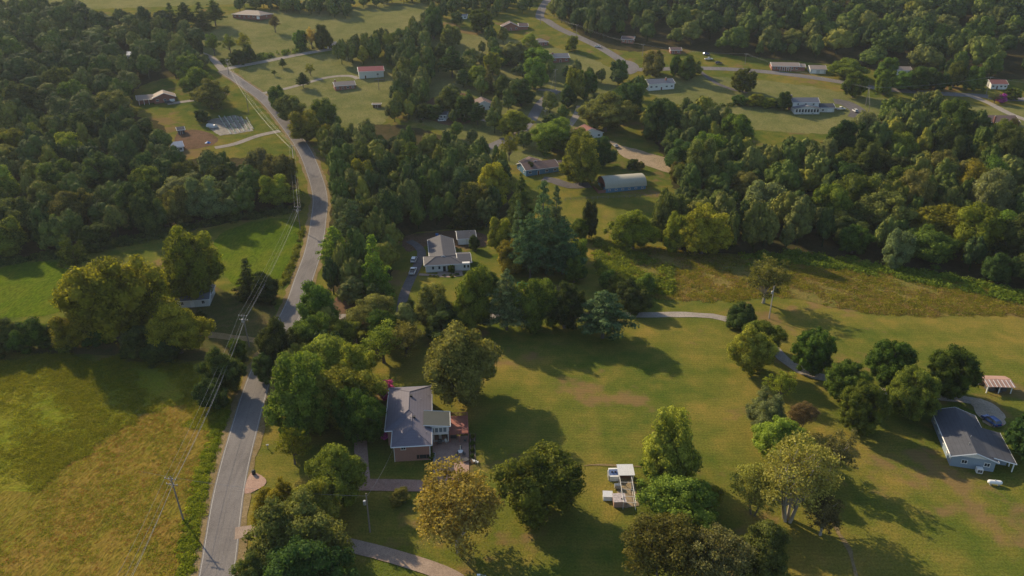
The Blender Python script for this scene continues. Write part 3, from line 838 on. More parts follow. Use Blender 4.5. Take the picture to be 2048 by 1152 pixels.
for u, v in ((3.6, 6.8), (.3, 6.8), (3.6, 11.4)): MB().box(u-.1, u+.1, v-.1, v+.1, -.1, 2.25).build('post', WHITE, house)
# deck
DECKM = plain('red_brown_deck_paint', (0.30, 0.115, 0.095), .6, 0, .12, 2)
deck = thing('deck', 'raised red-brown wooden deck with railing beyond the sunroom', 'deck', H0, HY)
for i in range(26):
    u0 = 3.85 + i * .172
    MB().box(0, .16, 0, 7.0, 0, .05).build('deck_board', DECKM, deck, (u0, 6.4, 2.4)) if i == 0 else None
    if i == 0: db = kids(deck)[0]
    else:
        c = db.copy(); COL.objects.link(c); c.location = (u0, 6.4, 2.4 + rng.uniform(-.004, .004))
MB().box(3.85, 8.3, 6.4, 6.55, 2.1, 2.395).box(3.85, 8.3, 13.25, 13.4, 2.1, 2.395).box(8.15, 8.3, 6.56, 13.24, 2.1, 2.395).build('joist', DECKM, deck)
pm = MB().box(-.08, .08, -.08, .08, 0, 3.45).mesh('post')
for u, v in ((3.95, 6.35), (6.1, 6.35), (8.25, 6.35), (8.25, 9.8), (8.25, 13.3), (6.1, 13.3), (3.95, 13.3)):
    link('post', pm, DECKM, deck, (u, v, -.02))
MB().box(3.95, 8.25, 6.28, 6.42, 3.4, 3.46).box(8.18, 8.32, 6.43, 13.2, 3.4, 3.46).box(3.95, 8.25, 13.21, 13.35, 3.4, 3.46).box(3.95, 8.25, 6.33, 6.37, 2.6, 2.66).box(8.23, 8.27, 6.43, 13.2, 2.6, 2.66).build('handrail', DECKM, deck)
bl = MB().box(-.02, .02, -.02, .02, 0, .74).mesh('baluster')
for i in range(1, 28): link('baluster', bl, DECKM, deck, (3.95 + i*.155, 6.35, 2.662))
for i in range(1, 44): link('baluster', bl, DECKM, deck, (8.25, 6.35 + i*.155, 2.662))
for i in range(1, 28): link('baluster', bl, DECKM, deck, (3.95 + i*.155, 13.3, 2.662))
for i in range(9): MB().box(3.9 - .0, 4.9, 13.5 + i*.26, 13.76 + i*.26, 2.2 - i*.25, 2.25 - i*.25).build('stair_tread', DECKM, deck)

# ---- patio things
def at_h(u, v, z=0): return HL(u, v, z)
table = thing('patio_table', 'round white patio table with a folded umbrella, in the middle of the patio', 'table', G(921, 908, .15), 0)
MB().lathe([(.62, .70), (.64, .73), (.62, .76)], n=24).build('table_top', WHITE, table)
for a in range(4): MB().tube((.5*math.cos(a*1.57+.4), .5*math.sin(a*1.57+.4), 0), (.35*math.cos(a*1.57+.4), .35*math.sin(a*1.57+.4), .70), .03).build('leg', WHITE, table)
um = thing('patio_umbrella', 'folded pale patio umbrella standing through the round white table', 'umbrella', G(921, 908, .15), 0)
MB().tube((0, 0, .77), (0, 0, 2.3), .025).build('pole', WHITE, um)
MB().lathe([(.10, 1.2), (.14, 1.5), (.05, 2.35)], n=10).build('canopy', plain('pale_canvas', (.6, .58, .52)), um)
def chair_mesh_parts(t, mat):
    MB().box(-.27, .27, -.27, .27, .40, .45).build('seat', mat, t)
    MB().add([(-.27,.22,.46),(.27,.22,.46),(.27,.27,.46),(-.27,.27,.46),(-.25,.36,1.0),(.25,.36,1.0),(.25,.41,1.0),(-.25,.41,1.0)], [(3,2,1,0),(4,5,6,7),(0,1,5,4),(1,2,6,5),(2,3,7,6),(3,0,4,7)]).build('backrest', mat, t)
    for x in (-.24, .24):
        for y in (-.24, .24): MB().box(x-.02, x+.02, y-.02, y+.02, 0, .398).build('leg', mat, t)
        MB().box(x-.03, x+.03, -.25, .27, .62, .65).build('armrest', mat, t)
DG = plain('dark_grey_metal', (.07, .07, .075), .5)
def chair(px, py, rz, mat, label, z=.15, name='patio_chair', group=None):
    t = thing(name, label, 'chair', G(px, py, z), rz, group); chair_mesh_parts(t, mat); return t
chair(913, 911, R_(-60), DG, 'dark metal patio chair left of the round white table', name='patio_chair')
chair(929, 911, R_(60), DG, 'dark metal patio chair right of the round white table')
chair(921, 901, 0, DG, 'dark metal patio chair behind the round white table')
chair(893, 886, R_(40), plain('cream_plastic', (.55, .53, .47)), 'cream plastic chair beside the grill under the deck edge')
chair(925, 922, R_(120), DG, 'dark patio chair drawn up beside the round fire pit')
chair(930, 884, R_(-90), DG, 'dark metal chair at the right corner post of the deck')
chair(954, 927, R_(150), WHITE, 'white lawn chair standing on the grass past the patio corner', z=0, name='lawn_chair')
chair(948, 925, R_(110), WHITE, 'white lawn chair nearest the end of the planting bed', z=0, name='lawn_chair')
fp = thing('fire_pit', 'round black fire pit at the lower right of the patio', 'fire pit', G(932, 922, .15), 0)
MB().lathe([(.25, .12), (.55, .42), (.62, .50), (.66, .5), (.62, .46), (.45, .3), (.1, .22)], n=20).build('bowl', BLACK, fp)
MB().lathe([(.68, .44), (.74, .47), (.68, .5)], n=20).build('rim', DG, fp)
for a in range(3): MB().tube((.45*math.cos(a*2.1), .45*math.sin(a*2.1), 0), (.35*math.cos(a*2.1), .35*math.sin(a*2.1), .3), .03).build('leg', BLACK, fp)
gr = thing('gas_grill', 'dark gas grill with pale side shelves below the sunroom', 'grill', G(880, 888, .15), 0)
MB().box(-.45, .45, -.3, .3, .3, .9).build('cabinet', DG, gr); MB().box(-.48, .48, -.3, .3, .902, 1.0).add([(-.45,-.28,1.001),(.45,-.28,1.001),(.45,.28,1.001),(-.45,.28,1.001),(-.4,-.1,1.28),(.4,-.1,1.28),(.4,.2,1.28),(-.4,.2,1.28)], [(3,2,1,0),(4,5,6,7),(0,1,5,4),(1,2,6,5),(2,3,7,6),(3,0,4,7)]).build('lid', BLACK, gr)
for s in (-1, 1): MB().box(s*.75-.26, s*.75+.26, -.27, .27, .86, .9).build('side_shelf', GALV, gr)
MB().tube((-.35, -.33, 1.12), (.35, -.33, 1.12), .02).build('handle', GALV, gr)
for x in (-.4, .4):
    for y in (-.25, .25): MB().tube((x-.02, y, .1), (x+.02, y, .1), .1, n=10).tube((x, y, .1), (x, y, .3), .02).build('caster', BLACK, gr)
gl = thing('swing_bench', 'long dark cushioned swing bench under the deck', 'bench', G(903, 878, .15), 0)
MB().box(-1.1, 1.1, -.3, .3, .40, .5).build('seat', DG, gl); MB().box(-1.1, 1.1, .3, .42, .45, 1.0).build('backrest', DG, gl)
for s in (-1, 1): MB().tube((s*1.15, -.45, 0), (s*1.15, 0, 1.6), .03).tube((s*1.15, .45, 0), (s*1.15, 0, 1.6), .03).build('frame', BLACK, gl)
MB().tube((-1.15, 0, 1.6), (1.15, 0, 1.6), .03).build('crossbar', BLACK, gl)
lg = thing('lounge_chair', 'pale reclining lounger half hidden under the sunroom', 'lounger', G(881, 880, .15), R_(10))
MB().box(-.32, .32, -.9, .3, .32, .4).build('seat', plain('cream_plastic', (.55, .53, .47)), lg)
MB().slab([(-.32,.3,.42),(.32,.3,.42),(.32,.95,.85),(-.32,.95,.85)], .07).build('backrest', MATS['cream_plastic'], lg)
for x in (-.28, .28):
    for y in (-.8, .25): MB().box(x-.03, x+.03, y-.03, y+.03, 0, .318).build('leg', WHITE, lg)
bed = thing('planting_bed', 'long low planting bed edged with timber along the right of the patio', 'planting bed', (0, 0, 0), 0)
for a, b in (((940, 868), (942, 928)), ((948, 868), (951, 928))):
    p, q = G(*a), G(*b)
    for k in range(5):
        s, t_ = Vector(p).lerp(Vector(q), k/5), Vector(p).lerp(Vector(q), (k+.96)/5)
        MB().tube(s + Vector((0,0,.1)), t_ + Vector((0,0,.1)), .12, n=4).build('edging', TANCON, bed)
x0, y1, _ = G(941, 868); x1, y0, _ = G(949, 928)
MB().box(x0+.2, x1-.1, y0, y1, -.1, .17).build('soil', MULCH, bed)
ac = thing('air_conditioner', 'grey air conditioning unit against the brick wall by the patio corner', 'air conditioner', HL(.25, 1.4, .14), HY)
MB().box(-.4, .4, -.4, .4, 0, .8).build('casing', GALV, ac); MB().lathe([(.3, .802), (.3, .83)], n=14).build('fan_grille', BLACK, ac)
rw = thing('retaining_wall', 'short low stone kerb at the left edge of the patio', 'wall', (0, 0, 0), 0)
p, q = Vector(G(869, 918)), Vector(G(871, 950))
for k in range(7):
    s = p.lerp(q, k/7); MB().box(-.22, .22, -.42, .42, -.1, .22 + rng.uniform(0, .08)).build('stone', CONC, rw, s, rng.uniform(-.1, .1))

# ---- chicken run
yard = thing('animal_run', 'long fenced chicken run framed in white pipe with tan bare floor', 'animal run', G(1252, 980), 0)
bx = Vector(G(1252, 980))
def loc(px, py, z): return Vector(G(px, py, z)) - bx
ZT = 1.9
P4 = [loc(1239,951,ZT), loc(1263,951,ZT), loc(1272,1006,ZT), loc(1247,1004,ZT)]
mids = [(P4[0].lerp(P4[3], t), P4[1].lerp(P4[2], t)) for t in (0, .26, .52, .78, 1)]
for (a, b) in mids:
    for c in (a, b): MB().tube((c.x, c.y, -bx.z), (c.x, c.y, ZT), .04).build('post', WHITE, yard)
    MB().tube(a, b, .04).build('crossbar', WHITE, yard)
for i in range(4):
    for s in (0, 1):
        MB().tube(mids[i][s], mids[i+1][s], .045).build('top_rail', WHITE, yard)
        a, b = mids[i][s].copy(), mids[i+1][s].copy(); a.z = b.z = .15; MB().tube(a, b, .03).build('bottom_rail', WHITE, yard)
        for k in range(1, 8):
            c = mids[i][s].lerp(mids[i+1][s], k/8); MB().tube((c.x, c.y, .1), (c.x, c.y, ZT), .01, n=3).build('wire', GALV, yard)
cr = thing('run_shelter', 'shelter with sloping white metal roof at the far end of the chicken run', 'shelter', G(1250, 957), R_(1))
for x in (-1.45, 1.45):
    for y in (-1.3, 1.3): MB().box(x-.06, x+.06, y-.06, y+.06, 0, 2.1 + (.2 if y > 0 else 0)).build('post', WHITE, cr)
MB().slab([(-1.75, -1.6, 2.15), (1.75, -1.6, 2.15), (1.75, 1.6, 2.55), (-1.75, 1.6, 2.55)], .06).build('roof', RF_WHITE, cr)
MB().box(-1.4, 1.4, 1.25, 1.3, 0, 1.9).box(-1.4, 1.4, -.02, .02, 0, .7).build('back_panel', plain('rusty_brown_panel', (.17, .09, .07)), cr)
bh = thing('white_hutch', 'white hutch with blue sloping lid and two dark vents, left of the white-roofed shelter', 'hutch', G(1227, 957), R_(2))
MB().box(-.95, .95, -.9, .9, 0, 1.25).build('body', WHITE, bh)
BLUEP = plain('faded_blue_paint', (.16, .22, .38), .5, 0, .2)
MB().slab([(-1.0,-.5,1.27),(1.0,-.5,1.27),(1.0,.95,1.75),(-1.0,.95,1.75)], .07).build('lid', BLUEP, bh)
MB().box(-1.0, 1.0, .95, 1.4, 1.3, 1.72).build('hood', WHITE, bh)
for x in (-.35, .35): MB().box(x-.2, x+.2, .1, .42, 1.48, 1.66).build('vent', DARKIN, bh)
MB().box(-1.2, -1.0, -.7, 1.2, 0, 1.3).build('side_panel', GALV, bh)
rh = thing('rabbit_hutch', 'small grey hutch with two roof lids inside the run fence', 'hutch', G(1235, 977), 0)
MB().box(-.65, .65, -.45, .45, .25, 1.0).build('body', GALV, rh)
for x in (-.33, .33): MB().box(x-.28, x+.28, -.4, .4, 1.002, 1.08).build('lid', plain('slate_paint', (.10, .12, .15)), rh)
for x in (-.6, .6):
    for y in (-.4, .4): MB().box(x-.04, x+.04, y-.04, y+.04, 0, .25).build('leg', WHITE, rh)
ch = thing('white_storage_chest', 'white box chest on the grass left of the weathered coop', 'storage chest', G(1215, 997), R_(-3))
MB().box(-.95, .95, -.7, .8, 0, 1.05).build('body', WHITE, ch); MB().slab([(-1.02,-.78,1.07),(1.02,-.78,1.07),(1.02,.88,1.3),(-1.02,.88,1.3)], .07).build('lid', RF_WHITE, ch)
cp = thing('weathered_coop', 'weathered plank coop with patchy grey-pink roof at the near end of the run', 'coop', G(1239, 1015), R_(2))
PINKW = plain('peeling_pink_boards', (.38, .24, .18), .85, 0, .3, 3)
MB().box(-1.15, 1.15, .02, 1.9, 0, 1.5).build('body', DARKIN, cp)
for i in range(12): MB().box(-.09, .09, -.02, .015, 0, 1.55).build('plank', PINKW, cp, (-1.06 + i*.192, 0, 0))
for i in range(9): MB().box(-.02, .015, -.1, .1, 0, 1.55).build('plank', PINKW, cp, (-1.17, .14 + i*.21, 0))
MB().slab([(-1.3,-.2,1.6),(1.35,-.2,1.6),(1.35,2.2,1.85),(-1.3,2.2,1.85)], .08).build('roof', plain('patchy_grey_felt', (.42, .37, .37), .85, 0, .45, 2.2), cp)
MB().box(.3, .9, .5, .75, 1.72, 1.80).build('loose_board', BLACK, cp)

# ---- houses beyond
t, L = building('grey_roofed_house', 'low white house with T-shaped grey roof among the trees, cars on its drive', (852,545), (942,540))
wall_block(t, 0, L*.98, 0, 7.5, 2.7, SIDING); roof_hip(t, 0, L*.78, 0, 7.5, 2.75, .34, SH_SLATE)
MB().box(L*.13, L*.68, 7.51, 24, -.5, 2.69).build('wall', SIDING, t); roof_gable(t, L*.13, L*.68, 4.2, 24, 2.72, .36, SH_SLATE, .5, 'y')
MB().box(L*.72, L-.05, 3, 10, -.5, 2.67).build('wall', SIDING, t); roof_gable(t, L*.74, L, 1.4, 10, 2.55, .3, SH_SLATE, .45, 'x')
for i, x in enumerate((.16, .3, .5, .62, .86, .94)): window(t, .9, 1.3, (L*x, 0, 1.55), 0, WHITE, 0)
door(t, 1.0, 2.05, (L*.41, 0, 0), 0, DARKIN); window(t, 1.4, 1.1, (0, 4, 1.5), -math.pi/2)
MB().box(L*.25, L*.8, -3.0, -.01, -.1, .12).build('patio_slab', TANCON, t)
simple('white_garage', 'small white garage with a dark roof right behind the grey-roofed house', (917,490), (951,488), 8, 2.5, SIDING, SH_DARK, axis='x', pit=.35, wins=0, dr=False, garage=2, side=0, cat='garage')
t, L = building('blue_grey_house', 'blue-grey house with charcoal gabled roof beside the blue car', (1899,931), (1986,944))
wall_block(t, 0, L, 0, 17.5, 2.8, GREYSID, 'y', .34); roof_gable(t, 0, L, 0, 17.5, 2.8-.34*.45+.16, .34, SH_DARK, .45, 'y')
MB().box(L-.2, L+3.4, 3.2, 12, -.5, 2.3).build('wall', GREYSID, t)
MB().slab([(L*.62, 0.6, 3.75), (L+4.2, 0.6, 2.45), (L+4.2, 12.4, 2.45), (L*.62, 12.4, 3.75)], .14).build('porch_roof', SH_DARK, t)
f = MB()
for a, b in (((L*.95, .6, 3.15), (L+4.2, .6, 2.35)), ((L+4.2, .6, 2.35), (L+4.2, 12.4, 2.35))): f.tube(a, b, .12, n=4)
f.build('porch_fascia', WHITE, t)
for y in (1.0, 3.0): MB().box(L+3.8, L+4.0, y, y+.2, -.2, 2.4).build('post', WHITE, t)
MB().add([(L*.2,-.06,2.9),(L*.8,-.06,2.9),(L*.5,-.06,4.0),(L*.2,-.004,2.9),(L*.8,-.004,2.9),(L*.5,-.004,4.0)], [(0,1,2),(3,5,4),(0,3,4,1),(1,4,5,2),(2,5,3,0)]).build('gable_panel', SIDING, t)
window(t, 1.2, 1.0, (L*.3, 0, 1.6), 0); window(t, 1.2, 1.0, (L*.82, 0, 1.6), 0)
for y in (3, 7, 11, 15): window(t, 1.2, 1.0, (0, y, 1.6), -math.pi/2)
for u, v in ((L*.55, 6), (L*.42, 3)): MB().tube((u, v, 3.5), (u, v, 4.7), .08).build('vent_pipe', GALV, t)
a = thing('condenser_unit', 'large white air conditioner standing below the gable of the blue-grey house', 'air conditioner', G(1957, 945), R_(-15))
MB().box(-.6, .6, -.5, .5, .1, 1.25).build('casing', WHITE, a); MB().box(-.4, -.02, -.56, -.502, .35, 1.0).box(.05, .45, -.56, -.502, .35, 1.0).build('grille', DG, a)
a = thing('propane_tank', 'long white propane tank lying on the grass near the blue-grey house', 'gas tank', G(1988, 970), R_(-8))
m = MB(); prof = [(.02, -1.45), (.25, -1.4), (.42, -1.22), (.46, -1.0), (.46, 1.0), (.42, 1.22), (.25, 1.4), (.02, 1.45)]
m.lathe(prof, n=16); m.v = [(z, x, y + .75) for x, y, z in m.v]; m.build('tank', WHITE, a)
for x in (-.8, .8): MB().box(x-.1, x+.1, -.3, .3, 0, .42).build('foot', CONC, a)
MB().lathe([(.12, 0), (.12, .18), (.05, .22)], (0, 0, 1.18)).build('valve_dome', GALV, a)

sh = thing('open_shed', 'open-sided shed with rusty striped metal roof at the right edge', 'shed', G(1988, 778), R_(-3))
for x in (-3.0, 0, 3.0):
    for y in (-2, 2): MB().box(x-.1, x+.1, y-.1, y+.1, 0, 2.2).build('post', WHITE, sh)
rr = MB().slab([(-3.6,-2.6,2.2),(3.6,-2.6,2.2),(3.6,.2,2.9),(-3.6,.2,2.9)], .07).slab([(3.6,2.8,2.3),(-3.6,2.8,2.3),(-3.6,.2,2.9),(3.6,.2,2.9)], .07).build('roof', RF_RUST, sh)
for i in range(7): MB().box(-.07, .07, -2.8, -.2, .0, .05).build('roof_rib', WHITE, rr, (-3.2 + i*1.05, 0, 0)).rotation_euler = (0, 0, 0)
for c in kids(rr):
    c.location = (c.location.x, 0, 2.93); c.rotation_euler = (math.atan(.25), 0, 0)
MB().box(-2.9, 2.9, 1.9, 1.95, 0, 2.0).build('back_wall', RF_RUST, sh)
MB().box(-2.2, -.6, -1.2, .6, 0, 1.0).box(.2, 1.1, -1.6, -.3, 0, .7).box(1.4, 2.5, -1, 1, 0, 1.3).build('stored_goods', DG, sh)

t, L = building('old_farmhouse', 'small old grey-roofed farmhouse half hidden by the big yellow-green trees', (356,617), (402,611), rz=R_(10))
wall_block(t, 0, 9.5, 0, 7, 2.7, SIDING, 'x', .5); roof_gable(t, 0, 9.5, 0, 7, 2.6, .5, SH_GREY, .45)
MB().box(5.5, 9.5, 4, 10, -.4, 2.6).build('wall', SIDING, t); roof_gable(t, 5.5, 9.5, 3.5, 10, 2.65, .5, SH_GREY, .4, 'y')
for x in (1.5, 7.8): window(t, 1, 1.2, (x, 0, 1.6), 0)
door(t, .95, 2.05, (4.5, 0, 0), 0); window(t, 1, 1.2, (9.5, 3.5, 1.6), math.pi/2)
t, L = building('white_shed', 'small white shed glimpsed between hedge trees on the left', (192,672), (216,662), 'shed', rz=R_(35))
wall_block(t, 0, 4.2, 0, 4.5, 2.2, SIDING, 'x', .8); roof_gable(t, 0, 4.2, 0, 4.5, 2.1, .8, RF_WHITE, .3)
door(t, 1.2, 1.9, (2, 0, 0), 0)

t, L = simple('red_brick_house', 'red brick house with tan roof and white garage door at the left drive end', (309,208), (352,202), 11, 3.4, BRICK, SH_TAN, 'gable', 'y', .4, 2, False, garage=1)
MB().box(-8.5, -.01, 3, 11, -.5, 2.9).build('wall', BRICK, t); roof_gable(t, -8.5, -.3, 3, 11, 2.85, .38, SH_TAN, .5)
for x in (-8, -5.4, -2.8): MB().box(x, x+.2, .6, .8, -.3, 2.9).build('porch_post', WHITE, t)
MB().slab([(-8.9, .2, 2.62), (-.6, .2, 2.62), (-.6, 3.2, 3.0), (-8.9, 3.2, 3.0)], .12).build('porch_roof', SH_TAN, t)
simple('gabled_brick_house', 'tan-roofed brick house with a white window on the sunny hillside lawn', (671,182), (711,177), 8, 3.0, BRICK, SH_TAN, 'gable', 'x', .42, 3, True, chim=(.1, .8))
t, L = simple('white_barn', 'tall white barn with a faded red metal roof', (719,158), (768,154), 10, 4.6, METALW, RF_RED, 'gable', 'x', .42, 1, True, cat='barn')
sd_ = thing('barn_deck', 'low dark deck against the near side of the white barn', 'deck', G(760, 161), R_(3))
for i in range(12): MB().box(-.15, .15, -1.6, 1.6, .6, .68).build('deck_board', DG, sd_, (-2.9 + i*.32*1.5, 0, 0))
for x in (-3, 0, 3): MB().box(x-.08, x+.08, -1.55, -1.4, -.4, 1.5).build('post', DG, sd_)
simple('brown_garden_shed', 'little brown shed with pale roof alone on the hillside lawn', (746,216), (761,216), 3, 2.1, plain('brown_boards', (.12, .07, .05)), SH_TAN, 'gable', 'x', .3, 0, True, side=0, cat='shed')
simple('hip_roofed_brick_house', 'long brick ranch house with tan hipped roof in the upper left pasture', (466,36), (522,43), 15, 3.0, BRICK, SH_TAN, 'hip', 'x', .34, 4, True, garage=1)
simple('far_white_shed', 'tiny white shed at the top edge left of centre', (592,17), (606,17), 5, 2.4, SIDING, RF_WHITE, wins=1, side=0, cat='shed')
simple('white_cottage', 'white cottage mostly hidden by trees at the end of the side road', (655,98), (672,97), 8, 2.7, SIDING, SH_GREY, wins=1)
simple('brown_roofed_white_house', 'white house with brown gable roof between pines, upper centre', (950,221), (986,219), 12, 3.0, SIDING, SH_BROWN, 'gable', 'y', .42, 2, True)
t, L = simple('village_brick_house', 'brick house with two brown gables near the top centre', (1005,62), (1038,61), 11, 3.2, BRICK, SH_BROWN, 'gable', 'y', .45, 2, True)
MB().box(L+.01, L+7, 2, 10, -.5, 3.1).build('wall', BRICK, t); roof_gable(t, L+.4, L+7, 2, 10, 3.0, .45, SH_BROWN, .5)
simple('tan_roofed_brick_cottage', 'small brick cottage with a tan roof facing the curving road', (1069,93), (1096,91), 9, 3.0, BRICK, SH_TAN, 'hip', 'x', .4, 2, True)
t, L = simple('deck_house', 'brick house with grey roof, red chimney and white side deck, upper centre', (1104,126), (1138,124), 10, 3.4, BRICK, SH_GREY, 'gable', 'x', .4, 2, True, chim=(.1, .4))
MB().box(-4.5, -.05, 0, 5, 1.2, 1.35).box(-4.5, -4.35, 0, 5, 1.36, 2.2).box(-4.34, -.05, 0, .1, 1.36, 2.2).build('side_deck', WHITE, t)
simple('slate_roofed_white_house', 'white house with a slate grey roof and chimney behind the wood', (1297,182), (1348,178), 9, 4.2, SIDING, SH_GREY, 'gable', 'x', .45, 4, True, chim=(.72, .3))
t, L = simple('blue_house', 'blue-walled ranch house with brown roof and open carport', (1052,353), (1114,340), 11, 3.0, BLUESID, SH_BROWN, 'gable', 'x', .36, 3, True, rz=R_(22), side=2)
roof_gable(t, L+1.0, L+6.5, 1.5, 10.0, 2.75, .3, SH_BROWN, .4)
for y in (1.8, 9.6): MB().box(L+6.2, L+6.4, y, y+.2, -.4, 2.9).build('carport_post', WHITE, t)
MB().box(L*.2, L*.8, 11.0, 16, -.4, 2.7).build('wall', BLUESID, t); roof_gable(t, L*.2, L*.8, 9, 16, 2.7, .36, SH_BROWN, .45, 'y')
t, L = building('arched_barn', 'barn with cream arched metal roof on low blue walls', (1212,386), (1291,378), 'barn')
D = 10.5; hw = 2.0
MB().box(0, L, 0, D, -.5, hw).build('wall', BLUESID, t)
arc = [(D/2 - D/2*math.cos(a)*(1 if 1 else 0), hw + 4.0*math.sin(a)**.85) for a in np.linspace(0, math.pi, 19)]
arc[0] = (-.15, hw); arc[-1] = (D+.15, hw)
m = MB(); n = len(arc)
m.add([(-.5, y, z) for y, z in arc] + [(L+.5, y, z) for y, z in arc] + [(-.5, y, z-.0) if 0 else (-.5, D/2+(y-D/2)*.975, hw+(z-hw)*.965) for y, z in arc] + [(L+.5, D/2+(y-D/2)*.975, hw+(z-hw)*.965) for y, z in arc],
      [(i, n+i, n+i+1, i+1) for i in range(n-1)] + [(2*n+i+1, 3*n+i+1, 3*n+i, 2*n+i) for i in range(n-1)] + [(i+1, 2*n+i+1, 2*n+i, i) for i in range(n-1)] + [(n+i, 3*n+i, 3*n+i+1, n+i+1) for i in range(n-1)])
m.build('roof', RF_CREAM, t)
for x in (0.02, L-.02):
    m = MB(); m.add([(x, D/2+(y-D/2)*.96, hw+(z-hw)*.95) for y, z in arc], [tuple(range(n)) if x > 1 else tuple(range(n-1, -1, -1))]).build('gable_end', plain('brick_red_board', (.22, .07, .06)), t)
for i in range(6): window(t, 1.1, .7, (L*(i+.5)/6, 0, 1.2), 0, WHITE, 1)
MB().box(-.06, -.002, 3.2, 7.3, 0, 2.9).build('barn_door', DARKIN, t)
MB().box(-3.4, -.07, .3, .45, -.4, 1.4).box(-3.5, -3.35, .3, 8, -.4, 1.4).build('pen_fence', BRICK, t)
simple('red_roofed_house', 'low house with red-brown gable roof tucked among round trees', (1160,279), (1205,274), 10, 2.9, SIDING, SH_RED, 'gable', 'y', .38, 2, True)
simple('roadside_brick_cottage', 'tiny brick cottage under the trees right of the subdivision road', (1243,86), (1266,88), 8, 2.8, BRICK, SH_BROWN, wins=2)
simple('hidden_brick_shed', 'small brick outbuilding at the right of the subdivision road bend', (1341,108), (1362,108), 7, 2.6, BRICK, SH_BROWN, wins=1)
t, L = simple('tan_ranch_house', 'long tan-roofed ranch house beyond the far road', (1543,141), (1597,143), 9, 2.9, BRICK, SH_TAN, 'gable', 'x', .38, 5, True)
MB().box(L+.02, L+4.0, 1, 8, -.5, 2.7).build('wall', BRICK, t); roof_gable(t, L+.6, L+4, 1, 8, 2.6, .38, SH_TAN, .4)
for i in range(6): MB().box(L*(.3+.08*i)-.08, L*(.3+.08*i)+.08, -1.0, -.85, -.2, 2.6).build('porch_post', WHITE, t)
simple('double_garage', 'pale double garage next to the tan ranch house', (1620,147), (1651,148), 9, 2.8, METALW, SH_TAN, 'gable', 'x', .38, 0, False, garage=2, side=1, cat='garage')
t, L = building('two_storey_white_house', 'two-storey white house with brick chimney and many-windowed sunroom', (1588,228), (1640,228))
wall_block(t, 0, L, 4, 11.5, 5.8, SIDING, 'x', .5); roof_gable(t, 0, L, 4, 11.5, 5.72, .5, SH_GREY, .45)
chimney(t, -.5, 7.5, 0, 9.2, 1.0, 1.6)
for x in (.2, .5, .8): window(t, 1.0, 1.3, (L*x, 4, 4.7), 0, WHITE, 1)
MB().box(0, L*.96, -.5, 3.99, -.5, 3.2).build('sunroom_wall', SIDING, t)
rf_ = MB().slab([(-.4,-1.1,3.3),(L/2,-1.1,4.7),(L/2,4.0,4.7),(-.4,4.0,3.3)], .14).slab([(L/2,-1.1,4.7),(L*.96+.4,-1.1,3.3),(L*.96+.4,4.0,3.3),(L/2,4.0,4.7)], .14).build('sunroom_roof', SH_GREY, t)
for i in range(8): window(t, L*.088, 1.9, (L*.075 + i*L*.115, -.5, 1.95), 0, WHITE, 0)
for x in (.3, .7): window(t, 1.3, .5, (L*x, -.5, .45), 0, WHITE, 1)
MB().add([(L*.1,-.56,3.25),(L*.86,-.56,3.25),(L/2,-.56,4.5),(L*.1,-.504,3.25),(L*.86,-.504,3.25),(L/2,-.504,4.5)], [(0,1,2),(3,5,4),(0,3,4,1),(1,4,5,2),(2,5,3,0)]).build('gable_panel', SIDING, t)
MB().box(L+.02, L+9, 3, 10.5, -.4, 3.0).build('wall', SIDING, t); roof_gable(t, L+.5, L+9, 3, 10.5, 2.95, .42, SH_DARK, .45)
door(t, 2.8, 2.2, (L+6.5, 3, 0), 0, WHITE, 4); window(t, 1.2, 1.1, (L+2.5, 3, 1.6), 0)
simple('brown_roofed_far_house', 'house with pinkish brown roof behind roadside trees, upper right', (1792,150), (1822,150), 8, 3, SIDING, SH_TAN, wins=2)
simple('red_roofed_brick_house', 'white-walled house with dark red roof near the upper right corner', (1981,178), (2013,179), 9, 3.0, SIDING, SH_RED, wins=3)
t, L = simple('brick_chimney_house', 'dark-roofed house with a tall brick chimney at the upper right edge', (1962,256), (2036,257), 12, 3.2, BRICK, SH_BROWN, 'gable', 'x', .4, 5, True, chim=(.3, -.03))
simple('grey_roofed_cabin', 'pale-roofed cabin almost buried in the left wood', (238,122), (266,120), 8, 3.6, SIDING, RF_WHITE, wins=2)
simple('far_left_house', 'bluish-roofed house at the extreme left among trees', (-8,222), (14,221), 8, 3, SIDING, SH_GREY, wins=1)
simple('blue_grey_roofed_cabin', 'blue-grey roofed cabin below the greenhouse yard', (345,306), (368,302), 8, 2.8, SIDING, plain('blue_metal_roof', (.24, .30, .40), .5), wins=1)
simple('dark_tool_shed', 'dark tool shed behind the blue-grey roofed cabin', (357,270), (370,268), 5, 2.6, DG, SH_DARK, wins=0, side=0, cat='shed')
simple('shaded_white_building', 'low white building in shade beneath the pines, centre', (866,238), (893,240), 6, 2.6, SIDING, SH_DARK, wins=3)
simple('pool_house', 'small pale building beside the village brick house, top centre', (918,38), (934,38), 5, 2.5, SIDING, SH_GREY, wins=1)

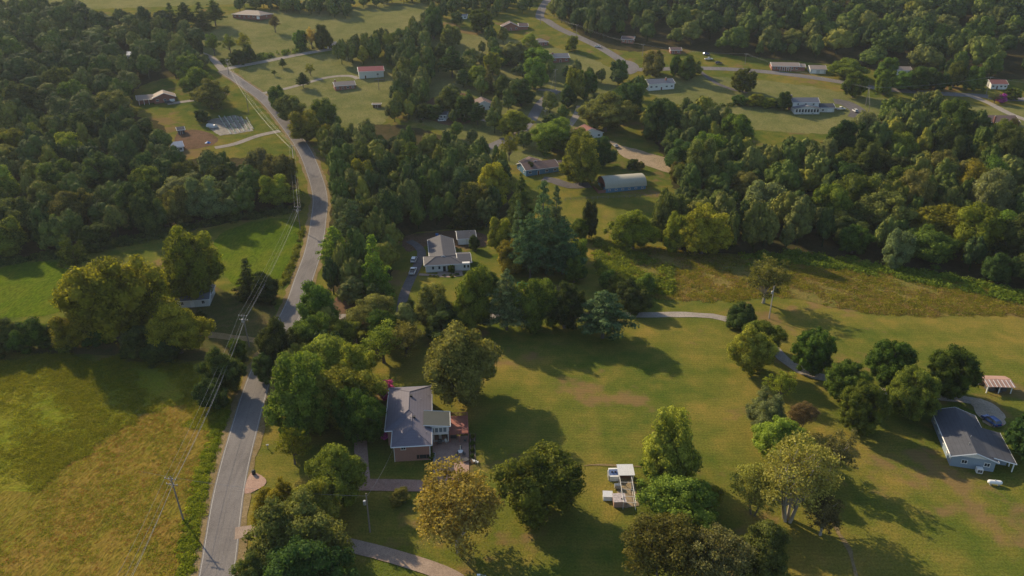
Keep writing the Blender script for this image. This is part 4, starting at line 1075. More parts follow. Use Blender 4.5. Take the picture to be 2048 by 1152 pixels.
# ---- garden rows, tunnel, play frame, tarp
gd = thing('garden_tunnel', 'small white plastic garden tunnel beside the vegetable rows', 'tunnel', G(424, 254), R_(60))
arc = [(1.5*math.cos(a), 1.7*math.sin(a)) for a in np.linspace(0, math.pi, 11)]
m = MB(); m.add([(x, -3, z) for x, z in arc] + [(x, 3, z) for x, z in arc], [(i, i+1, 12+i, 11+i) for i in range(10)] + [tuple(range(10, -1, -1)), tuple(range(11, 22))]).build('cover', plain('white_plastic_film', (.5, .5, .48), .4), gd)
for i in range(6):
    a, b = Vector(G(438 + i*11, 232 + i*.5)), Vector(G(462 + i*9, 268 - i*2))
    r_ = thing('garden_row', ['leftmost', 'second', 'third', 'fourth', 'fifth', 'rightmost'][i] + ' raised vegetable row in the film-covered garden plot', 'garden row', a, 0, 'vegetable rows in the garden plot')
    d = b - a; m = MB().tube((0,0,.1), d + Vector((0,0,.1)), .35, n=6).build('film_ridge', plain('white_plastic_film', (.5,.5,.48)), r_)
    V_, F_, T_ = leaf_cloud(np.random.RandomState(i), np.array([[d.x*t, d.y*t, d.z*t + .4] for t in np.linspace(.03, .97, 22)]), np.full(22, .38), 260, .16, core=-1, tri=True)
    link('plants', new_mesh('plants', V_, F_, T_), LEAF['green'], r_)
tp = thing('blue_tarpaulin', 'bright blue tarpaulin thrown over a heap near the garden', 'tarpaulin', G(416, 286), 0)
BLUE = plain('bright_blue_tarp', (.03, .16, .45), .5)
m = MB(); n = 9
m.add([((i-4)*.35, (j-4)*.3, max(.03, .9*math.exp(-((i-4)**2+(j-4)**2)/9.) + rng.uniform(-.08, .08))) for j in range(n) for i in range(n)], [(j*n+i, j*n+i+1, (j+1)*n+i+1, (j+1)*n+i) for j in range(n-1) for i in range(n-1)]).build('sheet', BLUE, tp)
pf = thing('play_frame', 'green metal swing frame with a red slide under the roadside pines', 'play frame', G(1052, 580), R_(-20))
GRN = plain('green_tube', (.03, .30, .16), .4); REDP = plain('red_plastic', (.42, .05, .03), .4)
MB().tube((-3, 0, 2.4), (2.4, 0, 2.4), .08).build('top_bar', GRN, pf)
for x in (-3, 0, 2.4):
    for y in (-1, 1): MB().tube((x, y, 0), (x, 0, 2.4), .07).build('leg', GRN, pf)
for x in (-2, -.9):
    MB().box(x-.25, x+.25, -.12, .12, .5, .55).tube((x-.23, 0, .55), (x-.23, 0, 2.35), .015).tube((x+.23, 0, .55), (x+.23, 0, 2.35), .015).build('swing', REDP, pf)
MB().slab([(2.3,-.3,2.0),(5.0,-.3,.3),(5.0,.3,.3),(2.3,.3,2.0)], .1).build('slide', REDP, pf)
tb = thing('blue_barrels', 'blue plastic tub by the trees behind the grey-roofed house', 'tub', G(874, 471), 0); MB().lathe([(.5, 0), (.62, .7), (.5, .72)], n=14).build('body', BLUE, tb)

# ---- mail boxes, lamp, fence
def mailbox(px, py, label, mat, h=1.05, bin_=False):
    t = thing('mailbox', label, 'mailbox', G(px, py), R_(-80))
    MB().box(-.06, .06, -.06, .06, 0, h).build('post', WOODPOLE, t)
    m = MB(); arc = [(.13*math.cos(a), .13 + .12*math.sin(a)) for a in np.linspace(0, math.pi, 8)]; pr = [(-.13, 0)] + arc[::-1] + [(.13, 0)]
    k = len(pr); m.add([(x, -.27, h + z) for x, z in pr] + [(x, .27, h + z) for x, z in pr], [tuple(range(k-1, -1, -1)), tuple(range(k, 2*k))] + [(i, (i+1) % k, k+(i+1) % k, k+i) for i in range(k)]).build('box', mat, t)
    MB().box(.135, .15, -.1, .02, h+.1, h+.32).build('flag', REDP, t); return t
mailbox(536, 898, 'white mailbox on the verge near the loose yellow-green tree', WHITE)
mailbox(617, 606, 'dark mailbox on the road edge above the lot', BLACK)
b_ = thing('newspaper_bin', 'black rounded bin at the roadside next to the pink drive apron', 'bin', G(508, 949), R_(-80))
MB().lathe([(.34, 0), (.40, .1), (.42, .9), (.36, 1.1), (.2, 1.2)], n=14).build('body', BLACK, b_); MB().lathe([(.44, .9), (.45, .96), (.42, 1.0)], n=14).build('lid_rim', DG, b_)
lp = thing('street_lamp', 'grey cobra-head lamp on a short arm at the bottom edge', 'street lamp', G(973, 1205), 0)
MB().tube((0,0,0), (0,0,6.4), .07, .05).build('pole', GALV, lp); MB().tube((0,0,6.3), (-1.0,0,6.5), .035).build('arm', GALV, lp)
MB().cbox((-1.25, 0, 6.48), (.6, .28, .14)).build('lamp_head', WHITE, lp); MB().cbox((-1.28, 0, 6.38), (.4, .2, .05)).build('lens', GLASS, lp)
fn = thing('field_fence', 'thin rail fence across the field in front of the arched barn', 'fence', G(1130, 401), 0)
a, b = Vector(G(1122, 402)), Vector(G(1358, 391)); nseg = 22
for k in range(nseg + 1):
    p = a.lerp(b, k / nseg) - a; p.z = float(tz(a.y + p.y)) - a.z
    MB().box(-.08, .08, -.08, .08, -.1, 1.2).build('post', WOODPOLE, fn, p)
for k in range(nseg):
    p, q = a.lerp(b, k/nseg) - a, a.lerp(b, (k+1)/nseg) - a
    p.z = float(tz(a.y+p.y)) - a.z; q.z = float(tz(a.y+q.y)) - a.z
    for h in (.55, 1.05): MB().tube(p + Vector((0,-.12,h)), q + Vector((0,-.12,h)), .05, n=4).build('rail', WOODPOLE, fn)

# ---- utility poles and cables
POLETOP = {}
def pole(key, px, py, h, label, arm=True, lean=(0, 0), transformer=False, rz=0.0, arms=1, mat=WOODPOLE):
    b = G(px, py); t = thing('utility_pole', label, 'utility pole', b, rz, 'utility poles')
    top = Vector((lean[0], lean[1], h))
    MB().tube((0,0,-.2), top, .19, .12, 8).build('pole', mat, t)
    if arm:
        for k in range(arms):
            z = top * ((h - .5 - k*1.3) / h)
            MB().cbox((z.x, z.y-.2, z.z), (2.6, .12, .14)).build('crossarm', mat, t)
            for s in (-1, 1): MB().tube((z.x + s*.7, z.y-.18, z.z-.05), (z.x, z.y-.13, z.z-.7), .03).build('brace', GALV, t)
            for s in (-1.15, -.35, .45, 1.15): MB().lathe([(.05, 0), (.08, .05), (.04, .1), (.07, .15), (.03, .2)], (z.x+s, z.y-.2, z.z+.08), 8).build('insulator', WHITE, t)
    if transformer:
        z = top * ((h - 2.0) / h); MB().lathe([(.26, 0), (.30, .08), (.30, .85), (.2, .98)], (z.x-.42, z.y-.1, z.z-.6), 12).build('transformer', GALV, t)
    POLETOP[key] = (Vector(b) + Vector((lean[0]*math.cos(rz), lean[0]*math.sin(rz), 0)) + Vector((0, lean[1], h)), rz)
    return t
pole('a', 367, 1040, 10.5, 'tall leaning utility pole in the rough field at the lower left', rz=R_(-12), lean=(-.9, .3), arms=2)
pole('b', 499, 694, 10.5, 'utility pole with double crossarm by the yard track', rz=R_(-8), lean=(-.4, .1), arms=2, transformer=True)
pole('c', 601, 462, 10.5, 'utility pole with clustered crossarms at the head of the green field', rz=R_(-8), arms=2, transformer=True)
pole('d', 588, 331, 10, 'utility pole on the outer side of the road bend', rz=R_(20))
pole('e', 497, 224, 10, 'dark plain utility pole left of the upper road', rz=R_(40), arm=False)
pole('f', 458, 150, 10, 'utility pole at the road junction upper left', rz=R_(30))
pole('g', 1538, 637, 11, 'pale utility pole beside the solitary tree in the right field', arm=False, transformer=True, rz=R_(10), mat=plain('pale_pole', (.38, .34, .30), .8, 0, .15, 3))
pole('h', 740, 1064, 9.5, 'utility pole with grey transformer by the pink drive', arm=False, transformer=True)
pole('i', 1731, 212, 11, 'utility pole between the far road and the white house', arm=True)
pole('j', 1735, 234, 7, 'short service pole right of the white house drive', arm=False)
pole('k', 1972, 190, 11, 'utility pole near the dark-red-roofed house', arm=True)
pole('l', 1110, 181, 13, 'tall pole with short crossarm where the curving road ends', arm=True)
pole('m', 1081, 48, 12, 'utility pole at the top centre beside the subdivision road', arm=True)
pole('n', 1490, 128, 7, 'short pole left of the tan ranch house', arm=True)
pole('o', 758, 180, 9.5, 'thin pole standing before the white barn', arm=False)
pole('p', 1285, 112, 8, 'utility pole at the wooded bend of the subdivision road', arm=True)
pole('q', 1090, 245, 7, 'short pole beside the curving road', arm=True)
pole('r', 1153, 74, 9, 'pole with crossarm where the subdivision road bends', arm=True)
CABLE = plain('aluminium_cable', (.36, .35, .33), .5, .2, .05)
def cable(keys, off, drop, sag, label, r=.035, ext=None):
    pts = []
    P = [POLETOP[k] if isinstance(k, str) else (Vector(k), 0) for k in keys]
    t = thing('power_cable', label, 'cable', (0, 0, 0), 0, 'overhead cables')
    for i in range(len(P) - 1):
        a, b = P[i][0].copy(), P[i+1][0].copy()
        for v, rz in ((a, P[i][1]), (b, P[i+1][1])): v += Vector((off*math.cos(rz), off*math.sin(rz), -drop))
        q = [a.lerp(b, k/12) - Vector((0, 0, sag*4*(k/12)*(1-k/12))) for k in range(13)]
        MB().path(q, [r]*13, 4).build('span', CABLE, t)
E0 = Vector((-62, 62, 10.8)); EZ = Vector((-215, 520, 38))
for off, dr, s, l in ((-1.15, .4, 1.2, 'leftmost roadside power cable on the crossarm tips'), (1.15, .4, 1.2, 'rightmost roadside power cable on the crossarm tips'), (.1, 2.1, 1.8, 'thick bundled telephone cable hung below the crossarms'), (0.35, .35, 1.1, 'middle roadside power cable')):
    cable([E0, 'a', 'b', 'c', 'd', 'e', 'f'], off, dr, s, l, .036 if dr > 2 else .02)
cable(['h', Vector(HL(-8.5, 1, 4.2))], 0, .8, .8, 'service cable from the transformer pole to the brick house', .02)
cable([Vector((-75, 122, 8)), 'h'], 0, .6, 1.2, 'cable crossing the drive to the transformer pole', .02)
cable(['m', 'r', 'p', 'n', 'i', 'k', Vector((330, 440, 30))], .4, .4, 1.5, 'front cable along the far road', .02)
cable(['m', 'r', 'p', 'n', 'i', 'k', Vector((330, 440, 30))], -.9, .4, 1.7, 'rear cable along the far road', .02)
cable(['l', 'q'], 0, .5, .8, 'short cable over the curving road', .02)
cable(['i', 'j'], 0, .4, .8, 'service cable down to the short pole by the white house', .03)

# ---- vehicles
def vehicle(name, label, cat, px, py, rz, paint, kind='suv', group=None):
    """nose towards local +Y"""
    z = .12
    b = G(px, py); t = thing(name, label, cat, (b[0], b[1], b[2] + z), rz, group)
    L, W = (5.6, 1.95) if kind == 'pickup' else (4.6, 1.82)
    if kind == 'pickup': low = [(-2.8,.55),(-2.8,1.12),(-.55,1.12),(1.2,1.12),(2.6,1.0),(2.8,.85),(2.8,.45),(-2.7,.40)]; cab = [(-.6,1.1),(-.4,1.75),(.55,1.78),(1.3,1.1)]
    elif kind == 'suv': low = [(-2.3,.5),(-2.3,1.0),(-2.15,1.08),(1.05,1.06),(2.15,.9),(2.3,.7),(2.3,.4),(-2.2,.38)]; cab = [(-2.15,1.06),(-1.75,1.62),(.3,1.66),(1.2,1.05)]
    else: low = [(-2.3,.45),(-2.3,.88),(-2.2,.95),(1.0,.93),(2.2,.78),(2.3,.6),(2.3,.35),(-2.2,.33)]; cab = [(-1.7,.93),(-1.0,1.40),(.25,1.42),(1.1,.92)]
    n = len(low); m = MB()
    m.add([(-W/2, y, z_) for y, z_ in low] + [(W/2, y, z_) for y, z_ in low], [tuple(range(n-1, -1, -1)), tuple(range(n, 2*n))] + [(i, (i+1) % n, n+(i+1) % n, n+i) for i in range(n)])
    bo = m.build('body', paint, t, bevel=.07)
    def cabin(s, zz): 
        return [(-W/2*s + .03, y, z_) for y, z_ in zz] + [(W/2*s - .03, y, z_) for y, z_ in zz]
    wi, wt = W/2 - .04, W/2 - .26
    q = [(-wi, *cab[0]), (-wt, *cab[1]), (-wt, *cab[2]), (-wi, *cab[3]), (wi, *cab[0]), (wt, *cab[1]), (wt, *cab[2]), (wi, *cab[3])]
    MB().add(q, [(3,2,1,0), (4,5,6,7), (0,1,5,4), (2,3,7,6), (0,4,7,3)]).build('windows', GLASS, t)
    MB().add([(-wt-.03, cab[1][0]-.05, cab[1][1]-.03), (-wt-.03, cab[2][0]+.08, cab[2][1]-.03), (wt+.03, cab[2][0]+.08, cab[2][1]-.03), (wt+.03, cab[1][0]-.05, cab[1][1]-.03),
              (-wt, cab[1][0], cab[1][1]+.05), (-wt, cab[2][0], cab[2][1]+.05), (wt, cab[2][0], cab[2][1]+.05), (wt, cab[1][0], cab[1][1]+.05)],
             [(0,1,2,3), (7,6,5,4), (0,4,5,1), (1,5,6,2), (2,6,7,3), (3,7,4,0)]).build('roof', paint, t)
    if kind == 'pickup': MB().box(-W/2+.14, W/2-.14, -2.7, -.7, 1.10, 1.125).build('bed_floor', DG, t)
    pil = MB()
    for x in (-1, 1):
        for (c0, c1) in ((cab[0], cab[1]), (cab[3], cab[2])): pil.tube((x*wi, *c0), (x*wt, *c1), .045, n=4)
        ym = (cab[1][0] + cab[2][0]) / 2; pil.tube((x*(wi+.005), ym-.1, cab[0][1]), (x*(wt+.005), ym, cab[1][1]), .04, n=4)
    pil.build('pillars', paint, t)
    for x in (-1, 1):
        for y in (-L*.30, L*.31):
            m = MB(); m.lathe([(.2, -.11), (.33, -.10), (.34, 0), (.33, .10), (.2, .11)], n=14); m.v = [(c, a_, b_) for a_, b_, c in m.v]
            w = m.build('wheel', TYRE, t, (x*(W/2 - .08), y, .33)); 
            m = MB(); m.lathe([(.19, -.12), (.19, .12)], n=10); m.v = [(c, a_, b_) for a_, b_, c in m.v]; m.build('rim', GALV, w)
        MB().cbox((x*(W/2-.25), L/2, .72 if kind != 'car' else .6), (.36, .06, .14)).build('headlight', WHITE, t)
        MB().cbox((x*(W/2-.2), -L/2, .85 if kind != 'car' else .72), (.26, .05, .18)).build('tail_light', REDP, t)
        MB().cbox((x*(W/2+.08), cab[3][0]-.25, 1.05), (.18, .12, .14)).build('mirror', paint, t)
    MB().box(-W/2+.1, W/2-.1, L/2+.02, L/2+.09, .35, .5).box(-W/2+.1, W/2-.1, -L/2-.09, -L/2-.02, .38, .55).build('bumper', DG, t)
    return t
BLUECAR = plain('blue_car_paint', (.015, .05, .19), .25, .1, .05, 1, .6); WCAR = plain('white_car_paint', (.66, .66, .65), .3, 0, .03, 1, .5); DCAR = plain('dark_car_paint', (.04, .045, .06), .3, 0, .05, 1, .5); SCAR = plain('silver_car_paint', (.4, .41, .42), .3, .3, .05)
vehicle('parked_suv', 'blue hatchback parked on the pale gravel yard', 'car', 1981, 846, R_(14), BLUECAR, 'suv')
vehicle('pickup_truck', 'white pickup truck parked nearest on the asphalt drive', 'pickup truck', 826, 546, R_(-3), WCAR, 'pickup')
vehicle('parked_car', 'white car parked in front of the white pickup on the drive', 'car', 828, 523, R_(-3), WCAR, 'suv')
vehicle('parked_car', 'white car driving on the subdivision road', 'car', 1195, 95, R_(60), WCAR, 'car')
vehicle('pickup_truck', 'white pickup standing beside the two-storey white house', 'pickup truck', 1681, 220, R_(-80), WCAR, 'pickup')
vehicle('parked_car', 'white car at the end of the two-storey house drive', 'car', 1710, 224, R_(0), WCAR, 'suv')
vehicle('parked_car', 'silver car beside the gravel track and dark trees', 'car', 1231, 294, R_(10), SCAR, 'car')
vehicle('pickup_truck', 'white pickup under the trees at the edge of the far road', 'pickup truck', 1417, 120, R_(-80), WCAR, 'pickup')
vehicle('parked_car', 'dark car parked under trees by the far road', 'car', 1437, 128, R_(-85), DCAR, 'suv')
vehicle('parked_car', 'dark blue car in the shaded yard behind the far road', 'car', 1412, 110, R_(-70), BLUECAR, 'suv')
vehicle('parked_car', 'dark car in the driveway of the red brick house', 'car', 338, 207, R_(-70), DCAR, 'suv')
vehicle('parked_car', 'silver car at the cabin below the greenhouse yard', 'car', 352, 310, R_(-60), SCAR, 'car')
vehicle('parked_car', 'white car in deep shade beside the low white building', 'car', 884, 243, R_(-80), WCAR, 'car')

# ------------------------------------------------------------------ trees one can name
N_ = 'lot trees'
GL = 'loose green and yellow maples along the lot road'
# lot, left group
ptree('near0','fresh', 610, 868, 150, 690, 'large bright maple at the left end of the lot, by the road')
ptree('near1','fresh',   690, 850, 150, 705, 'light green broad tree in the middle of the left group on the lot')
ptree('near2','fresh', 655, 790, 150, 655, 'bright green tree at the back left corner of the lot')
ptree('near3','bright',  708, 800, 110, 668, 'light green tree above the pink crape myrtle')
ptree('open0','bright', 768, 725, 115, 645, 'loose tree behind the brick house, left of the big oak')
ptree('open1','olive',  812, 712, 95, 640, 'thin olive tree touching the left side of the big oak')
ptree('near1','green', 722, 880, 105, 745, 'green tree overhanging the side drive by the house')
ptree('open1','yellow', 590, 928, 78, 852, 'small yellow-green tree with loose crown on the front lawn')
ptree('near2','fresh', 683, 1000, 118, 872, 'bright yellow-green round tree beside the pink drive')
ptree('near3','fresh', 628, 1050, 120, 958, 'bright tree at the near left of the pink drive')
ptree('near0','yellow', 562, 1050, 95, 962, 'low green tree between the drive apron and the neighbour drive')
ptree('near0','olive', 600, 1120, 190, 985, 'broad olive tree overhanging the neighbour drive')
ptree('near2','dark', 615, 1200, 165, 1062, 'dark dense tree at the bottom edge left of centre')
ptree('near1','olive', 525, 1170, 90, 1085, 'olive tree at the road edge on the bottom margin')
ptree('near2','olive', 922, 800, 168, 622, 'big round oak with olive leaves behind the brick house')
ptree('shrub0','pink', 772, 797, 44, 758, 'pink flowering crape myrtle at the corner of the grey roof', name='flowering_shrub', cat='shrub')
ptree('shrub1','pink', 771, 880, 16, 862, 'small pink shrub by the entrance walk', name='flowering_shrub', cat='shrub')
ptree('shrub2','green', 862, 918, 14, 905, 'small bright plant at the brick wall corner by the patio', name='shrub', cat='shrub')
for i, y in enumerate((876, 890, 904, 917)):
    ptree('shrub%d' % (i % 3), ['bright', 'green', 'dark', 'dark'][i], 945, y, 11, y - 10, ['first', 'second', 'third', 'last'][i] + ' low shrub in the timber-edged bed, counted from the deck', name='shrub', cat='shrub', group='shrubs in the planting bed')
ptree('airy1','gold', 915, 1100, 205, 938, 'tall golden-leaved airy tree at the foot of the patio', bark=PALEBARK)
ptree('near3','olive', 800, 1003, 45, 978, 'small grey-green bush under the golden tree')
ptree('near1','green', 1083, 1022, 168, 874, 'dark green rounded oak between patio and chicken run')
ptree('near0','fresh', 1333, 966, 132, 803, 'tall bright tree behind the chicken run')
ptree('near3','green', 1300, 950, 46, 912, 'small green tree at the shelter end of the run')
ptree('near2','fresh', 1362, 1035, 150, 948, 'broad bright tree to the right of the weathered coop')
ptree('near1','yellow', 1395, 1030, 90, 968, 'low yellow-green tree beside the broad bright tree')
ptree('airy1','olive', 1325, 1165, 180, 1028, 'olive tree at the bottom edge right of centre')
ptree('airy1','brown', 1420, 1185, 150, 1055, 'brownish airy tree at the bottom edge')
ptree('near2','olive', 1515, 1150, 125, 1030, 'olive tree left of the ditch at the bottom edge')
# right boundary of the lot
ptree('near3','fresh', 1497, 742, 95, 640, 'light green tree at the upper right corner of the lot')
ptree('mid1','dark', 1478, 655, 66, 600, 'small dark tree standing behind the gravel lane corner')
ptree('near1','green', 1520, 700, 80, 625, 'dark green tree right behind the lane corner tree')
ptree('open0','bright', 1558, 800, 70, 738, 'sparse small tree on the right border of the lot')
ptree('near0','pale', 1530, 862, 92, 778, 'pale grey-green tree half way down the right border')
ptree('near2','fresh', 1552, 918, 100, 820, 'vivid lime green tree on the right border')
ptree('airy1','brown', 1600, 860, 60, 800, 'brownish thin tree behind the lime green one')
ptree('airy0','lime', 1575, 1040, 185, 868, 'large pale airy tree with many white stems at the lot corner', bark=PALEBARK)
ptree('near3','fresh', 1585, 975, 80, 900, 'fresh green tree filling the gap below the lime green one')
ptree('airy1','lime', 1505, 1030, 105, 925, 'pale loose tree left of the white-stemmed tree')
ptree('open1','brown', 1655, 960, 105, 858, 'brownish bare-twigged tree right of the lime green tree', bark=PALEBARK)
ptree('open0','brown', 1640, 1070, 95, 985, 'ragged brown tree at the head of the ditch', bark=PALEBARK)
# round maples on the right
for a in ((1620,745,94,645,'green','round maple nearest the gravel lane'), (1688,800,102,712,'green','round maple left in the cluster of five'), (1775,775,108,668,'green','round maple at the back of the cluster'),
          (1716,862,108,752,'green','most perfectly globe-shaped maple at the front of the cluster'), (1815,836,116,722,'green','broad green maple in the middle of the cluster'), (1892,790,112,682,'green','rightmost maple of the cluster, nearest the gravel yard'),
          (2045,915,95,812,'dark','dark round maple at the right edge beside the blue-grey house')):
    ptree('globe%d' % (a[0] % 2), a[4], a[0], a[1], a[2] / 1.16, a[3] + 3, a[5])
ptree('open1','olive', 1526, 606, 105, 505, 'solitary loose-crowned tree at the edge of the right meadow', bark=PALEBARK)
# row along the lane
ptree('pine1','pine', 1013, 660, 92, 530, 'pine with a clear dark trunk, leftmost of the lane row')
ptree('near1','green', 1078, 657, 95, 532, 'green tree with ivy-clad trunk in the lane row')
ptree('near3','dark', 1128, 656, 92, 548, 'dark tree between the ivy-clad tree and the drooping pine')
ptree('pine2','pine', 1205, 676, 118, 575, 'drooping blue-green pine at the right end of the lane row')
ptree('mid0','bright', 950, 655, 85, 527, 'tall pale green tree left of the clear-trunked pine')
ptree('near0','olive', 868, 650, 95, 560, 'olive tree at the foot of the asphalt drive')
ptree('near2','olive', 745, 655, 110, 582, 'wide olive tree left of the asphalt drive')
ptree('mid3','dark', 893, 668, 110, 612, 'rounded dark green tree in front of the lane, above the big oak')
ptree('mid2','bright', 685, 690, 80, 628, 'bright tree at the back fence corner of the lot')
ptree('mid4','green', 820, 620, 22, 598, 'small clipped dark bush at the drive mouth', name='shrub', cat='shrub')
ptree('mid1','dark', 1262, 620, 82, 555, 'low dark spreading tree behind the end of the lane row')
ptree('mid0','green', 640, 655, 90, 560, 'green tree leaning over the road bend above the lot')
ptree('near3','dark', 560, 735, 82, 620, 'dark tree by the road at the outer corner of the lot')
ptree('mid2','dark', 532, 760, 55, 695, 'small dark tree right on the road edge')
# yard trees on the left
ptree('near1','yellow', 235, 678, 185, 468, 'very large yellow-green tree left of the old farmhouse')
ptree('near0','yellow', 390, 600, 132, 440, 'tall yellow-green tree behind the old farmhouse')
ptree('open0','yellow', 322, 668, 110, 535, 'ragged yellowish tree between the two largest yard trees')
ptree('near2','yellow', 362, 706, 118, 590, 'bright tree in front of the old farmhouse')
ptree('mid4','dark', 285, 712, 75, 645, 'dark undergrowth tree left of the bright front tree')
ptree('mid1','pale', 262, 705, 45, 660, 'pale bush at the left foot of the yard trees')
ptree('mid2','dark', 330, 720, 95, 660, 'dark bush mass below the yard trees')
ptree('open1','dark', 160, 560, 75, 470, 'dark half-bare tree behind the very large tree')
ptree('pine0','dark', 500, 592, 62, 512, 'dark cedar standing beside the road field')
ptree('mid0','dark', 532, 602, 70, 545, 'dark spreading shrub beside the cedar')
ptree('mid3','dark', 402, 640, 32, 618, 'clipped bush at the right end of the old farmhouse', name='shrub', cat='shrub')
ptree('mid1','green', 398, 652, 28, 632, 'second clipped bush in front of the old farmhouse', name='shrub', cat='shrub')
ptree('near3','dark', 452, 785, 82, 682, 'dark roadside thicket tree with creeper at the field corner')
ptree('mid2','dark', 428, 815, 70, 745, 'lower thicket tree on the field side of the cables')
ptree('mid4','green', 478, 720, 45, 672, 'green thicket tree at the junction of track and road')
for i, (x, y, w, tp_, c) in enumerate(((20,702,75,640,'dark'), (62,700,80,628,'green'), (105,690,60,640,'dark'), (150,695,85,620,'yellow'), (195,690,60,655,'dark'), (-30,712,80,650,'dark'), (130,700,50,662,'green'))):
    ptree('mid%d' % (i % 5), c, x, y, w, tp_, ['second from the left', 'tall middle', 'narrow dark', 'yellow-topped', 'last and lowest', 'leftmost', 'small green'][i] + ' tree of the hedge beside the weedy field', group='hedge trees beside the weedy field')
# conifer stand and field trees in the centre
for a in ((1085,535,84,348,'pine0','pine','tallest blue-green conifer in the centre stand'), (1060,555,78,415,'pine2','pine','broad conifer at the left front of the centre stand'), (1125,548,85,425,'pine1','pine','conifer at the right front of the centre stand'),
          (1042,470,60,340,'pine1','dark','dark conifer behind the centre stand'), (1110,505,60,362,'pine0','pine','slim conifer at the right rear of the centre stand'), (1036,525,55,392,'pine0','pine','slim conifer at the left of the centre stand'), (1005,510,62,430,'mid3','yellow','olive yellow tree left of the centre conifers'), (1022,545,70,470,'mid1','yellow','low yellow tree at the foot of the centre conifers'),
          (1265,498,95,408,'near2','yellow','round yellow-green tree alone in the green hollow'), (1178,475,36,396,'mid0','dark','narrow creeper-clad tree left of the round hollow tree'), (1160,480,48,425,'mid2','bright','bright bush tree between conifers and hollow'),
          (1155,535,50,470,'mid4','bright','bright low tree at the right of the conifer stand'), (1148,565,45,510,'mid3','green','green shrub tree below the conifer stand'),
          (975,600,60,530,'mid2','green','green tree in front of the grey-roofed house garden'), (1402,508,105,400,'near0','yellow','big yellow-green tree at the left tip of the valley wood'), (1360,500,70,405,'mid1','yellow','yellowish tree beside the wood tip'),
          (948,500,26,470,'mid0','dark','dark tree right of the white garage'), (903,545,16,528,'mid4','green','round bush before the grey-roofed house')):
    ptree(a[4], a[5], *a[:4], a[6])
for i, (x, y) in enumerate(((1235,590),(1268,596),(1215,575),(1290,585))):
    ptree('mid%d' % i, 'green', x, y, 48, y-40, ['nearest', 'right-hand', 'left-hand', 'farthest right'][i] + ' low thicket tree at the lane end of the hollow', group='thicket at the lane end')
